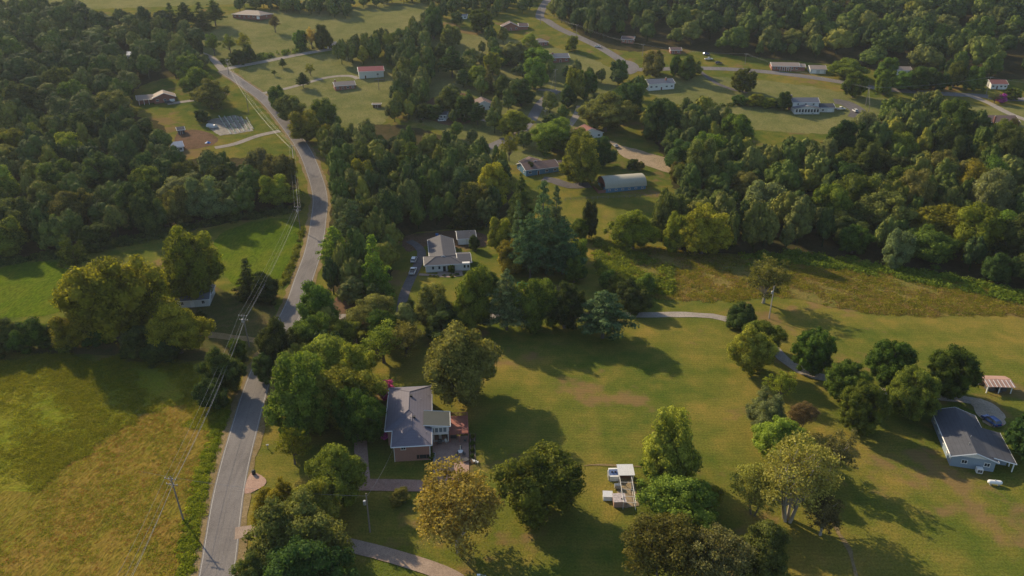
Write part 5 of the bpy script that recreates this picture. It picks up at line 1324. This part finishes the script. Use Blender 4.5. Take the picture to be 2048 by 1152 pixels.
# upper fields and village
UP = [(425,218,78,148,'near3','olive','large olive tree beside the red brick house drive'), (398,195,58,122,'near2','green','tall green tree behind the large olive tree'), (385,165,60,108,'mid0','green','green tree where the wood meets the upper road'),
 (252,222,0,0,0,0,0), (405,245,34,215,'mid4','dark','dark bush at the top corner of the garden plot'),
 (566,136,17,115,'pine2','dark','small dark cedar on the roadside pasture'), (607,176,29,142,'pine2','dark','dark conical cedar on the hillside lawn'), (549,152,13,138,'open0','green','tiny sapling near the upper road'), (622,152,22,125,'open1','yellow','loose young tree uphill of the conical cedar'),
 (557,217,45,162,'mid1','green','first roadside tree below the farm drive'), (585,245,64,175,'mid2','olive','second roadside tree, olive, below the farm drive'), (615,285,78,215,'mid3','yellow','third roadside tree, yellowish, at the road bend'), (652,262,60,195,'mid0','green','green tree behind the yellowish bend tree'),
 (345,55,42,2,'pine0','dark','leftmost dark conifer of the pasture row'), (374,58,42,0,'pine2','dark','second dark conifer of the pasture row'), (405,60,46,0,'pine0','dark','third dark conifer of the pasture row'), (432,52,44,-4,'pine2','dark','rightmost dark conifer of the pasture row'),
 (57,108,44,45,'pine0','pine','blue-green pine rising from the upper left wood'), (551,65,30,25,'open0','brown','bare-twigged tree beside the hipped brick house'),
 (400,110,24,62,'mid1','dark','slim dark tree at the road junction'), (430,112,36,62,'open0','green','open tree behind the road junction'), (462,108,34,66,'open1','green','open tree right of the junction pole'), (490,108,40,60,'open0','bright','open bright tree on the pasture edge'), (478,128,36,92,'mid2','dark','dark tree above the side road'), (500,122,30,85,'mid3','dark','dark tree along the side road hedge'),
 (602,98,36,50,'mid1','green','green tree at the left of the pasture copse'), (625,98,36,52,'open1','gold','rusty tree in the pasture copse'), (648,98,40,46,'mid0','dark','dark tree at the right of the pasture copse'),
 (963,66,50,10,'globe0','green','globe-shaped tree with dark trunk on the top lawn'), (868,78,46,12,'mid0','dark','tall dark tree left of the globe-shaped tree'), (902,98,42,42,'globe1','olive','olive ball tree on the top lawn'), (878,120,44,78,'mid1','dark','dark tree below the olive ball tree'),
 (905,155,58,88,'pine2','dark','dark broad conifer on the brown slope'), (1032,132,60,70,'near1','pale','silvery willow-like tree in the village'), (1000,132,45,85,'mid1','green','green tree left of the silvery tree'), (985,150,40,92,'mid2','yellow','yellow-green tree on the village slope'),
 (1060,118,50,64,'mid3','bright','bright tree before the tan-roofed cottage'), (1075,140,66,88,'mid4','bright','wide bright tree left of the deck house'), (1070,178,52,112,'mid0','bright','bright tree at the head of the curving road'), (978,185,36,125,'pine0','brown','greyish conifer in the village copse'),
 (1005,195,40,140,'mid2','dark','dark tree in the village copse'), (1042,212,58,155,'mid3','dark','large dark tree above the curving road'), (955,175,44,125,'mid4','bright','bright tree at the left of the village copse'), (900,228,60,165,'near3','olive','olive-topped pine-like tree beside the white house'),
 (935,240,52,180,'near0','dark','dark tree hiding the brown-roofed white house'), (955,250,42,200,'pine2','dark','dark wide pine in front of the brown-roofed white house'), (868,235,56,200,'mid1','dark','dark tree over the low white building'), (845,240,40,200,'mid2','dark','shaded tree at the left of the low white building'),
 (1025,270,68,210,'near2','bright','bright tree hiding the curving road'), (1018,322,42,262,'open1','bright','loose bright tree on the near side of the curving road'), (1103,302,88,222,'near1','bright','broad bright tree right of the curving road'), (1062,345,22,322,'mid0','dark','dark bush at the corner of the blue house'),
 (1160,370,95,258,'near0','bright','large bright tree between blue house and arched barn'), (1200,335,62,268,'mid3','dark','dark purplish tree behind the large bright tree'), (1160,300,60,255,'mid0','bright','bright tree left of the red-roofed house'),
 (1210,262,105,172,'near3','olive','very broad olive tree beside the upper drive'), (1255,235,80,155,'mid4','dark','dark tree behind the very broad olive tree'), (1150,200,44,118,'mid1','bright','tall bright tree over the curving road end'), (1175,195,42,125,'mid2','green','green tree beside the tall bright one'), (1135,215,40,165,'mid3','dark','dark tree below the tall bright one'),
 (1144,102,28,66,'mid4','bright','small bright tree on the island of the subdivision road'), (1305,152,56,90,'mid1','olive','olive ball tree at the far road bend'), (1372,160,40,108,'mid0','green','green tree at the start of the far road'), (1350,150,30,100,'mid2','green','smaller green tree left at the far road'), (1390,150,30,120,'mid3','olive','olive tree at the paved drive mouth'),
 (1485,185,50,130,'globe0','green','green ball tree on the lawn before the far road'), (1705,195,50,136,'globe1','green','green ball tree on the lawn near the white house'), (1692,158,78,108,'near2','bright','wide bright tree beside the double garage'), (1766,190,42,128,'mid2','bright','upright green tree on the near side of the far road'), (1770,165,44,112,'mid0','green','green tree across the far road'),
 (1800,180,50,140,'mid3','green','green roadside tree of the right-hand row, first'), (1835,182,60,125,'mid4','green','tallest green roadside tree of the right-hand row'), (1870,180,50,130,'mid1','dark','dark roadside tree of the right-hand row'), (1905,176,44,108,'mid2','green','narrow roadside tree of the right-hand row'), (1945,182,44,130,'mid0','green','roadside tree near the last utility pole'),
 (2022,200,34,172,'globe0','green','little round tree at the right edge by the far road'), (2000,206,22,186,'shrub0','pink','small pinkish tree beside the little round tree'), (1988,206,30,182,'open1','pale','pale small tree by the last drive'),
 (1566,220,38,180,'mid3','dark','dark tree at the left wall of the two-storey white house'), (1540,215,36,190,'mid1','yellow','yellow-green hedge tree left of the dark tree'), (1510,212,36,186,'mid0','yellow','yellow-green hedge tree in the middle'), (1478,210,34,184,'mid2','green','hedge tree farthest from the two-storey house'),
 (1355,360,42,312,'mid1','olive','olive tree at the wood edge by the riding ground'), (1265,338,26,315,'mid4','dark','small dark tree beside the riding ground'), (1280,340,20,318,'mid2','olive','small olive tree beside the riding ground'),
 (1750,295,0,0,0,0,0), (2025,258,26,232,'open0','brown','dead-looking tree beside the brick chimney house')]
for a in UP:
    if a[4]: ptree(a[4], a[5], *a[:4], a[6])
NAMED = NTREE[0]

# ------------------------------------------------------------------ woods
def near_road(x, y, m=2.5):
    for C, hw in ROADS:
        if np.min((C[:, 0]-x)**2 + (C[:, 1]-y)**2) < (hw + m)**2: return True
    return False
def near_house(x, y, m=4):
    for (a, L, yaw) in BUILT:
        cx, cy = a[0] + L/2*math.cos(yaw) - 6*math.sin(yaw), a[1] + L/2*math.sin(yaw) + 6*math.cos(yaw)
        if math.hypot(cx-x, cy-y) < L/2 + m + 3: return True
        # keep the view of the front wall open
        if abs(x - cx*(y/cy)) < L/2 + 1 and 0 < cy - y < 17: return True
    return False
PTREE = []
def wood(poly, n, wr, hr, sp, colours, place, kinds=('mid0','mid1','mid2','mid3','mid4'), road=3.0):
    P = [wpt(p) for p in poly]
    x0, x1 = min(p[0] for p in P), max(p[0] for p in P); y0, y1 = min(p[1] for p in P), max(p[1] for p in P)
    k = c = 0
    while c < n and k < n * 60:
        k += 1
        x, y = rng.uniform(x0, x1), rng.uniform(y0, y1)
        if not inside(P, x, y): continue
        w = rng.uniform(*wr) * (1 if rng.random() > .2 else .55)
        if any((tx-x)**2 + (ty-y)**2 < (max(sp, (tr + w/2) * .62))**2 for tx, ty, tr in TREEPOS): continue
        if near_road(x, y, w*.38) or near_house(x, y, w*.3): continue
        px, py = proj(x, y, float(tz(y)) + 8)
        if px < -110 or px > 2160 or py > 1200: continue
        TREEPOS.append((x, y, w/2)); c += 1
        PTREE.append((pxm(x, y, float(tz(y))) * w, x, y, w, rng.uniform(*hr) * (.6 + .4 * min(1, w / wr[1] * 1.15)), rng.choice(colours), rng.choice(kinds), place))
F1a = [('w',-330,225),(0,524),(130,508),(300,474),(430,446),(596,416),(590,380),(560,362),(500,355),(430,362),(345,356),(335,300),(262,285),(150,270),('w',-420,400)]
wood(F1a, 230, (11,24), (12,22), 7, ['green']*3+['dark']*3+['olive']*2+['yellow','bright','pale'], 'dense wood left of the county road')
F1b = [('w',-420,400),(150,270),(258,283),(262,175),(300,158),(370,158),(415,138),(405,100),(380,78),(330,64),(240,52),(120,38),(0,48),('w',-420,640)]
wood(F1b, 210, (12,26), (11,22), 8, ['green']*3+['dark']*4+['olive']*2+['pale'], 'upper left wood')
F2a = [(668,605),(662,560),(656,500),(668,440),(672,380),(662,330),(655,318),(645,300),(690,298),(740,308),(800,312),(850,318),(920,335),(955,330),(1000,350),(1022,375),(1005,440),(980,462),(900,452),(810,462),(785,500),(770,560),(760,600)]
wood(F2a, 120, (10,18), (13,22), 6, ['green']*2+['bright','olive','yellow','pine','pine','dark'], 'grove between the county road and the blue house', kinds=('mid0','mid1','mid2','mid3','pine0','pine2','mid4'))
F2d = [(668,138),(700,112),(790,100),(850,62),(862,120),(850,235),(785,245),(800,150),(785,132),(700,130)]
wood(F2d, 75, (9,14), (13,19), 5.5, ['green']*2+['bright','olive','dark','yellow'], 'tree belt beside the white barn')
F3 = [(1330,492),(1480,508),(1600,500),(1700,515),(1790,535),(1900,550),(2048,580),('w',310,225),('w',420,400),(2048,312),(1960,300),(1950,268),(1860,228),(1785,238),(1745,290),(1690,325),(1600,342),(1500,332),(1470,290),(1400,238),(1290,243),(1305,275),(1355,345),(1368,420)]
wood(F3, 270, (12,25), (13,25), 7.5, ['green']*4+['dark']*3+['olive']*2+['yellow','bright','pale'], 'valley wood right of the meadow')
F4 = [(1128,66),(1180,88),(1240,106),(1288,100),(1340,98),(1380,100),(1500,118),(1560,116),(1670,128),(1740,140),(1800,152),(1900,165),(2000,162),('w',480,480),('w',560,760),('w',60,760),(1100,35)]
wood(F4, 340, (13,26), (13,24), 8.5, ['green']*4+['dark']*4+['olive']*2+['bright'], 'ridge wood beyond the far road')
VIL = [(862,150),(905,110),(990,80),(1060,105),(1110,150),(1190,150),(1290,165),(1290,235),(1240,260),(1180,300),(1120,330),(1000,330),(960,300),(880,262)]
wood([(850,62),(850,18),(940,8),(1090,10),(1078,30),(1000,36),(945,26),(905,62)], 22, (9,15), (11,18), 6, ['green','dark','olive'], 'trees round the top centre houses')
wood([(480,22),(560,14),(700,12),(850,-5),(850,6),(700,22),(640,24),(480,30)], 26, (9,14), (11,16), 5.5, ['green','dark','olive'], 'top pasture hedge')
wood([(1112,50),(1100,15),(1180,0),(1250,60),(1190,84)], 20, (10,16), (13,20), 6.5, ['green','dark','olive','bright'], 'woods at the top of the subdivision road')
wood(VIL, 48, (8,14), (9,15), 7.5, ['green','bright','olive','dark'], 'village gardens')
wood([(655,640),(700,600),(760,600),(770,650),(850,660),(850,700),(690,720),(640,700)], 9, (8,12), (9,13), 6, ['green','bright','olive'], 'upper edge of the lot')
wood([(545,760),(560,700),(600,680),(700,690),(705,900),(560,880)], 9, (9,13), (10,14), 5.5, ['bright','green','pale'], 'left end of the lot', kinds=('near0','near1','near2','near3'))
wood([(850,30),(1000,40),(1075,20),('w',30,760),('w',-90,760)], 45, (9,14), (12,18), 6, ['green','dark','olive'], 'trees on the top skyline side')
wood([(480,14),(640,10),(700,22),(700,40),(640,32),(560,24)], 24, (8,12), (10,14), 5, ['green','dark'], 'hedge behind the top pasture')
wood([(0,24),(90,30),(110,45),(0,45)], 12, (10,14), (14,20), 6, ['olive','pale','green'], 'trees at the top left corner')
PTREE.sort(reverse=True)
NIND = 305 - NAMED
COLW = {'green': 'mid green', 'bright': 'light green', 'yellow': 'yellow-green', 'dark': 'dark green', 'olive': 'olive green', 'pine': 'blue-green', 'pale': 'grey-green', 'gold': 'golden', 'brown': 'brownish'}
LM = [(n, G(*p)) for n, p in (('the garden plot', (460,250)), ('the utility pole by the green field', (600,460)), ('the greenhouse yard', (390,280)), ('the red brick house', (330,200)), ('the pale-roofed cabin', (252,121)), ('the lush green field', (60,570)),
      ('the very large yellow-green tree', (235,678)), ('the road bend', (628,350)), ('the grey-roofed house', (890,540)), ('the white garage', (934,488)), ('the blue house', (1080,330)), ('the tallest centre conifer', (1085,535)), ('the white barn', (745,156)), ('the hipped brick house', (495,36)),
      ('the arched barn', (1250,380)), ('the riding ground', (1330,325)), ('the round hollow tree', (1265,498)), ('the solitary meadow tree', (1526,606)), ('the two-storey white house', (1615,226)), ('the brick chimney house', (2000,256)), ('the tan ranch house', (1575,140)), ('the double garage', (1636,147)),
      ('the slate-roofed white house', (1322,180)), ('the right edge of the meadow', (2048,590)), ('the middle of the meadow', (1750,560)), ('the red-roofed house', (1180,275)), ('the asphalt drive', (840,500)), ('the junction at the upper road', (446,141)), ('the far road cars', (1425,120)))]
used = {}
def where(x, y):
    n, p = min(LM, key=lambda q: math.hypot(q[1][0]-x, q[1][1]-y)); dx, dy = x - p[0], y - p[1]
    d = math.hypot(dx, dy); far = 'just ' if d < 22 else ('' if d < 50 else 'well ')
    a, b = ('behind' if dy > 0 else 'in front of'), ('right of' if dx > 0 else 'left of')
    if abs(dy) > 2.2*abs(dx): w = a
    elif abs(dx) > 2.2*abs(dy): w = b
    else: w = a + ' and ' + b
    return far + w + ' ' + n
labs = []
for s_, x, y, w, h, c, k, place in PTREE[:NIND]:
    sz = 'large' if w > 14.5 else ('small' if w < 10 else 'medium')
    labs.append('%s %s %s %s' % (sz, COLW[c], 'conifer' if k.startswith('pine') else 'tree', where(x, y)))
for i, (s_, x, y, w, h, c, k, place) in enumerate(PTREE[:NIND]):
    same = sorted([PTREE[j][2] for j in range(NIND) if labs[j] == labs[i]])
    lab = labs[i]
    if len(same) > 1:
        q = same.index(y); n_ = len(same)
        pre = {2: ['nearer', 'farther']}.get(n_, ['nearest', 'second nearest', 'third nearest', 'fourth nearest', 'fifth nearest', 'sixth nearest'][:n_-1] + ['farthest'])
        lab = pre[q] + ' ' + lab
    if len(lab.split()) > 16: lab = lab.replace('well ', '').replace('medium ', '').replace('large ', '')
    tree(k, c, (x, y, float(tz(y))), w, h, lab, 'trees of the ' + place)
rest = PTREE[NIND:]
# the rest of the woods, joined
groups = {}
for a in rest: groups.setdefault(a[7], []).append(a)
def far_colours():
    m, nt, b = nodemat('woodland_leaves')
    at = nnode(nt, 'ShaderNodeAttribute'); at.attribute_name = 'tint'
    c2 = nnode(nt, 'ShaderNodeAttribute'); c2.attribute_name = 'species'
    dk = ramp(nt, c2.outputs['Fac'], [(0.0, (0.018,0.036,0.012)), (0.35, (0.030,0.058,0.012)), (0.65, (0.055,0.070,0.022)), (1.0, (0.085,0.095,0.014))])
    lt = ramp(nt, c2.outputs['Fac'], [(0.0, (0.080,0.115,0.028)), (0.35, (0.135,0.180,0.027)), (0.65, (0.185,0.195,0.050)), (1.0, (0.240,0.235,0.030))])
    nt.links.new(mix(nt, at.outputs['Fac'], dk, lt), b.inputs['Base Color']); b.inputs['Roughness'].default_value = .85; b.inputs['Specular IOR Level'].default_value = .06
    return m
FARM = far_colours()
SPV = {'dark': .05, 'green': .33, 'pine': .1, 'olive': .62, 'bright': .8, 'yellow': .95, 'pale': .6}
for place, lst in groups.items():
    Vs, Fs, Ts, Ss = [], [], [], []; o = 0
    for s_, x, y, w, h, c, k, _ in lst:
        V_, F_, T_ = TREE['far%d' % rng.randrange(6)]
        a = rng.uniform(0, 6.28); R = np.array([[math.cos(a), -math.sin(a), 0], [math.sin(a), math.cos(a), 0], [0, 0, 1]])
        P = (V_ @ R.T) * np.array([w, w, h]) + np.array([x, y, float(tz(y))])
        Vs.append(P); Fs.append(F_ + o); o += len(P); Ts.append(T_); Ss.append(np.full(len(F_), np.clip(SPV[c] + rng.uniform(-.22, .22), 0, 1))); Ts[-1] = np.clip(T_ + rng.uniform(-.25, .3), 0, 1)
        m = MB().tube((x, y, float(tz(y)) - .3), (x, y, float(tz(y)) + h*.5), .3, .15, 5)
        tv = np.array(m.v); tf = np.array([f for f in m.f if len(f) == 4])
        Vs.append(tv); Fs.append(np.concatenate([tf[:, [0,1,2]], tf[:, [0,2,3]]]) + o); o += len(tv); Ts.append(np.zeros(2*len(tf))); Ss.append(np.full(2*len(tf), .1))
    me = new_mesh('woodland', np.concatenate(Vs), np.concatenate(Fs), np.concatenate(Ts))
    at = me.attributes.new('species', 'FLOAT', 'FACE'); at.data.foreach_set('value', np.concatenate(Ss).astype(np.float32))
    ob = link('woodland', me, FARM); ob['kind'] = 'stuff'
    tag(ob, 'the trees farther back in the ' + place, 'woodland')
print('TREES named', NAMED, 'individual', NTREE[0], 'rest', len(rest), {k: len(v) for k, v in groups.items()})

# ------------------------------------------------------------------ undergrowth and grass one cannot count
def cover(name, poly, n, s, hmax, mat, label, cat, rad=(.5, 1.4), seed=3, world=False, dens=26, avoid=3.0):
    r = np.random.RandomState(seed)
    P = poly if world else [wpt(p) for p in poly]
    x0, x1 = min(p[0] for p in P), max(p[0] for p in P); y0, y1 = min(p[1] for p in P), max(p[1] for p in P)
    pts = []; k = 0
    while len(pts) < n and k < n * 8:
        k += 1
        x, y = r.uniform(x0, x1), r.uniform(y0, y1)
        if not inside(P, x, y): continue
        px, _ = proj(x, y, 0)
        if px < -60 or px > 2110: continue
        # clumping
        q = math.sin(x*.11 + 1.3*math.sin(y*.07)) * math.sin(y*.13 + math.sin(x*.05)*2) + .5*math.sin(x*.41+y*.33)
        if q < r.uniform(-1.1, .5): continue
        if avoid and any(np.min((C[:, 0]-x)**2 + (C[:, 1]-y)**2) < (hw + avoid*.3)**2 for C, hw in ROADS[:1]): continue
        pts.append((x, y))
    m = len(pts); pts = np.array(pts)
    rr = r.uniform(rad[0], rad[1], m); zz = tz(pts[:, 1])
    C = np.repeat(np.column_stack([pts, zz]), dens, axis=0); R_2 = np.repeat(rr, dens)
    d = rdir(len(C), r); d[:, 2] = abs(d[:, 2])
    Pp = C + d * R_2[:, None] * np.array([1, 1, hmax]) * r.uniform(.6, 1.05, (len(C), 1))
    N = d + .6*r.normal(size=d.shape); N /= np.linalg.norm(N, axis=1)[:, None]
    T = np.cross(N, rdir(len(C), r)); T /= np.linalg.norm(T, axis=1)[:, None]; B = np.cross(N, T)
    sz = s * r.uniform(.6, 1.4, (len(C), 1))
    V = np.stack([Pp + T*sz*1.1, Pp - T*sz*.6 + B*sz, Pp - T*sz*.6 - B*sz], 1).reshape(-1, 3)
    tint = np.clip(np.repeat(r.uniform(.1, .9, m), dens) + r.uniform(-.25, .25, len(C)), 0, 1)
    ob = link(name, new_mesh(name, V, np.arange(len(V)).reshape(-1, 3), tint), mat); ob['kind'] = 'stuff'
    tag(ob, label, cat)
WEEDL = leafmat('weed_leaves', (0.12, 0.155, 0.010), (0.30, 0.30, 0.030), .45)
STRAW = leafmat('straw_stems', (0.17, 0.12, 0.025), (0.26, 0.175, 0.045), .45)
RUST = leafmat('rusty_seed_heads', (0.20, 0.165, 0.045), (0.34, 0.27, 0.10), .45)
BRAM = leafmat('bramble_leaves', (0.085, 0.12, 0.012), (0.26, 0.28, 0.035), .4)
cover('tall_weeds', POLY_WEED, 4200, .10, .5, WEEDL, 'tall yellow-green weeds filling the left field', 'weeds', (.5, 1.6), 3, True, 50)
cover('cut_stubble', POLY_HAY, 2600, .11, .2, STRAW, 'tan tufts over the rough lower left field', 'grass', (.3, .8), 4, True, 14)
cover('stubble_weeds', POLY_HAY, 1900, .085, .25, WEEDL, 'scattered green weed clumps in the rough field', 'weeds', (.4, 1.2), 5, True, 34)
cover('rusty_grass', POLY_MEAD, 3000, .15, .35, RUST, 'rust-coloured seeding grass across the right meadow', 'grass', (.6, 1.8), 6, True, 44)
cover('meadow_brambles', POLY_MEAD, 1900, .17, .32, BRAM, 'green bramble clumps in the right meadow', 'brambles', (.8, 2.6), 17, True, 70)
cover('field_edge_brush', [(1480,512),(1600,503),(1700,518),(1790,538),(1900,553),(2048,585),(2048,610),(1900,578),(1790,560),(1600,528),(1480,535)], 500, .3, .8, BRAM, 'brush along the foot of the valley wood', 'brush', (1., 2.4), 8, dens=50)
cover('hollow_brush', [(1185,480),(1260,505),(1340,520),(1345,590),(1240,590),(1200,550)], 420, .3, .7, BRAM, 'green brush in the hollow by the conifers', 'brush', (1., 2.6), 9, dens=50)
cover('wood_edge_brush', [(0,532),(130,514),(300,482),(430,452),(600,422),(600,412),(430,440),(300,468),(130,500),(0,520)], 420, .3, .9, LEAF['dark'], 'dark brush along the foot of the left wood', 'brush', (1.2, 2.6), 10, dens=50)
cover('roadside_brambles', [(372,1152),(352,1152),(362,1060),(378,1000),(408,900),(428,830),(448,800),(466,800),(440,880),(420,960),(398,1060),(386,1152)], 260, .12, .5, WEEDL, 'overgrown bramble hedge between rough field and road', 'hedge', (.5, 1.4), 12, dens=120, avoid=0)
cover('road_field_brush', [(578,560),(598,500),(612,440),(606,440),(590,500),(565,560),(548,590)], 90, .25, .9, BRAM, 'weedy hedge between the green strip and the road', 'hedge', (.6, 1.5), 13, dens=40, avoid=0)
cover('side_road_hedge', [(440,122),(520,112),(600,98),(655,90),(655,95),(600,105),(520,120),(445,133)], 160, .4, 1.2, LEAF['green'], 'hedge along the upper side road', 'hedge', (1.2, 2.2), 14, dens=40, avoid=0)
cover('garden_hedge', [(1395,222),(1480,200),(1560,200),(1560,206),(1480,208),(1400,230)], 60, .3, 1.0, LEAF['dark'], 'dark hedge left of the two-storey white house', 'hedge', (1., 1.8), 15, dens=40, avoid=0)
cover('house_planting', [(858,549),(900,551),(935,545),(935,549),(900,556),(858,554)], 14, .18, .9, LEAF['green'], 'planting before the front wall of the grey-roofed house', 'shrubs', (.5, .9), 16, dens=40, avoid=0)

# ------------------------------------------------------------------ air
hz = MB().box(-4050, 4050, -200, 5050, -1.5, 112).build('haze', None); hz['kind'] = 'stuff'
hm = bpy.data.materials.new('haze'); hm.use_nodes = True; nt = hm.node_tree
nt.nodes.remove(nt.nodes['Principled BSDF'])
pv = nt.nodes.new('ShaderNodeVolumePrincipled'); pv.inputs['Color'].default_value = (.78, .87, 1.0, 1); pv.inputs['Density'].default_value = 0.00006; pv.inputs['Anisotropy'].default_value = .2
nt.links.new(pv.outputs[0], nt.nodes['Material Output'].inputs['Volume'])
hz.data.materials.append(hm)
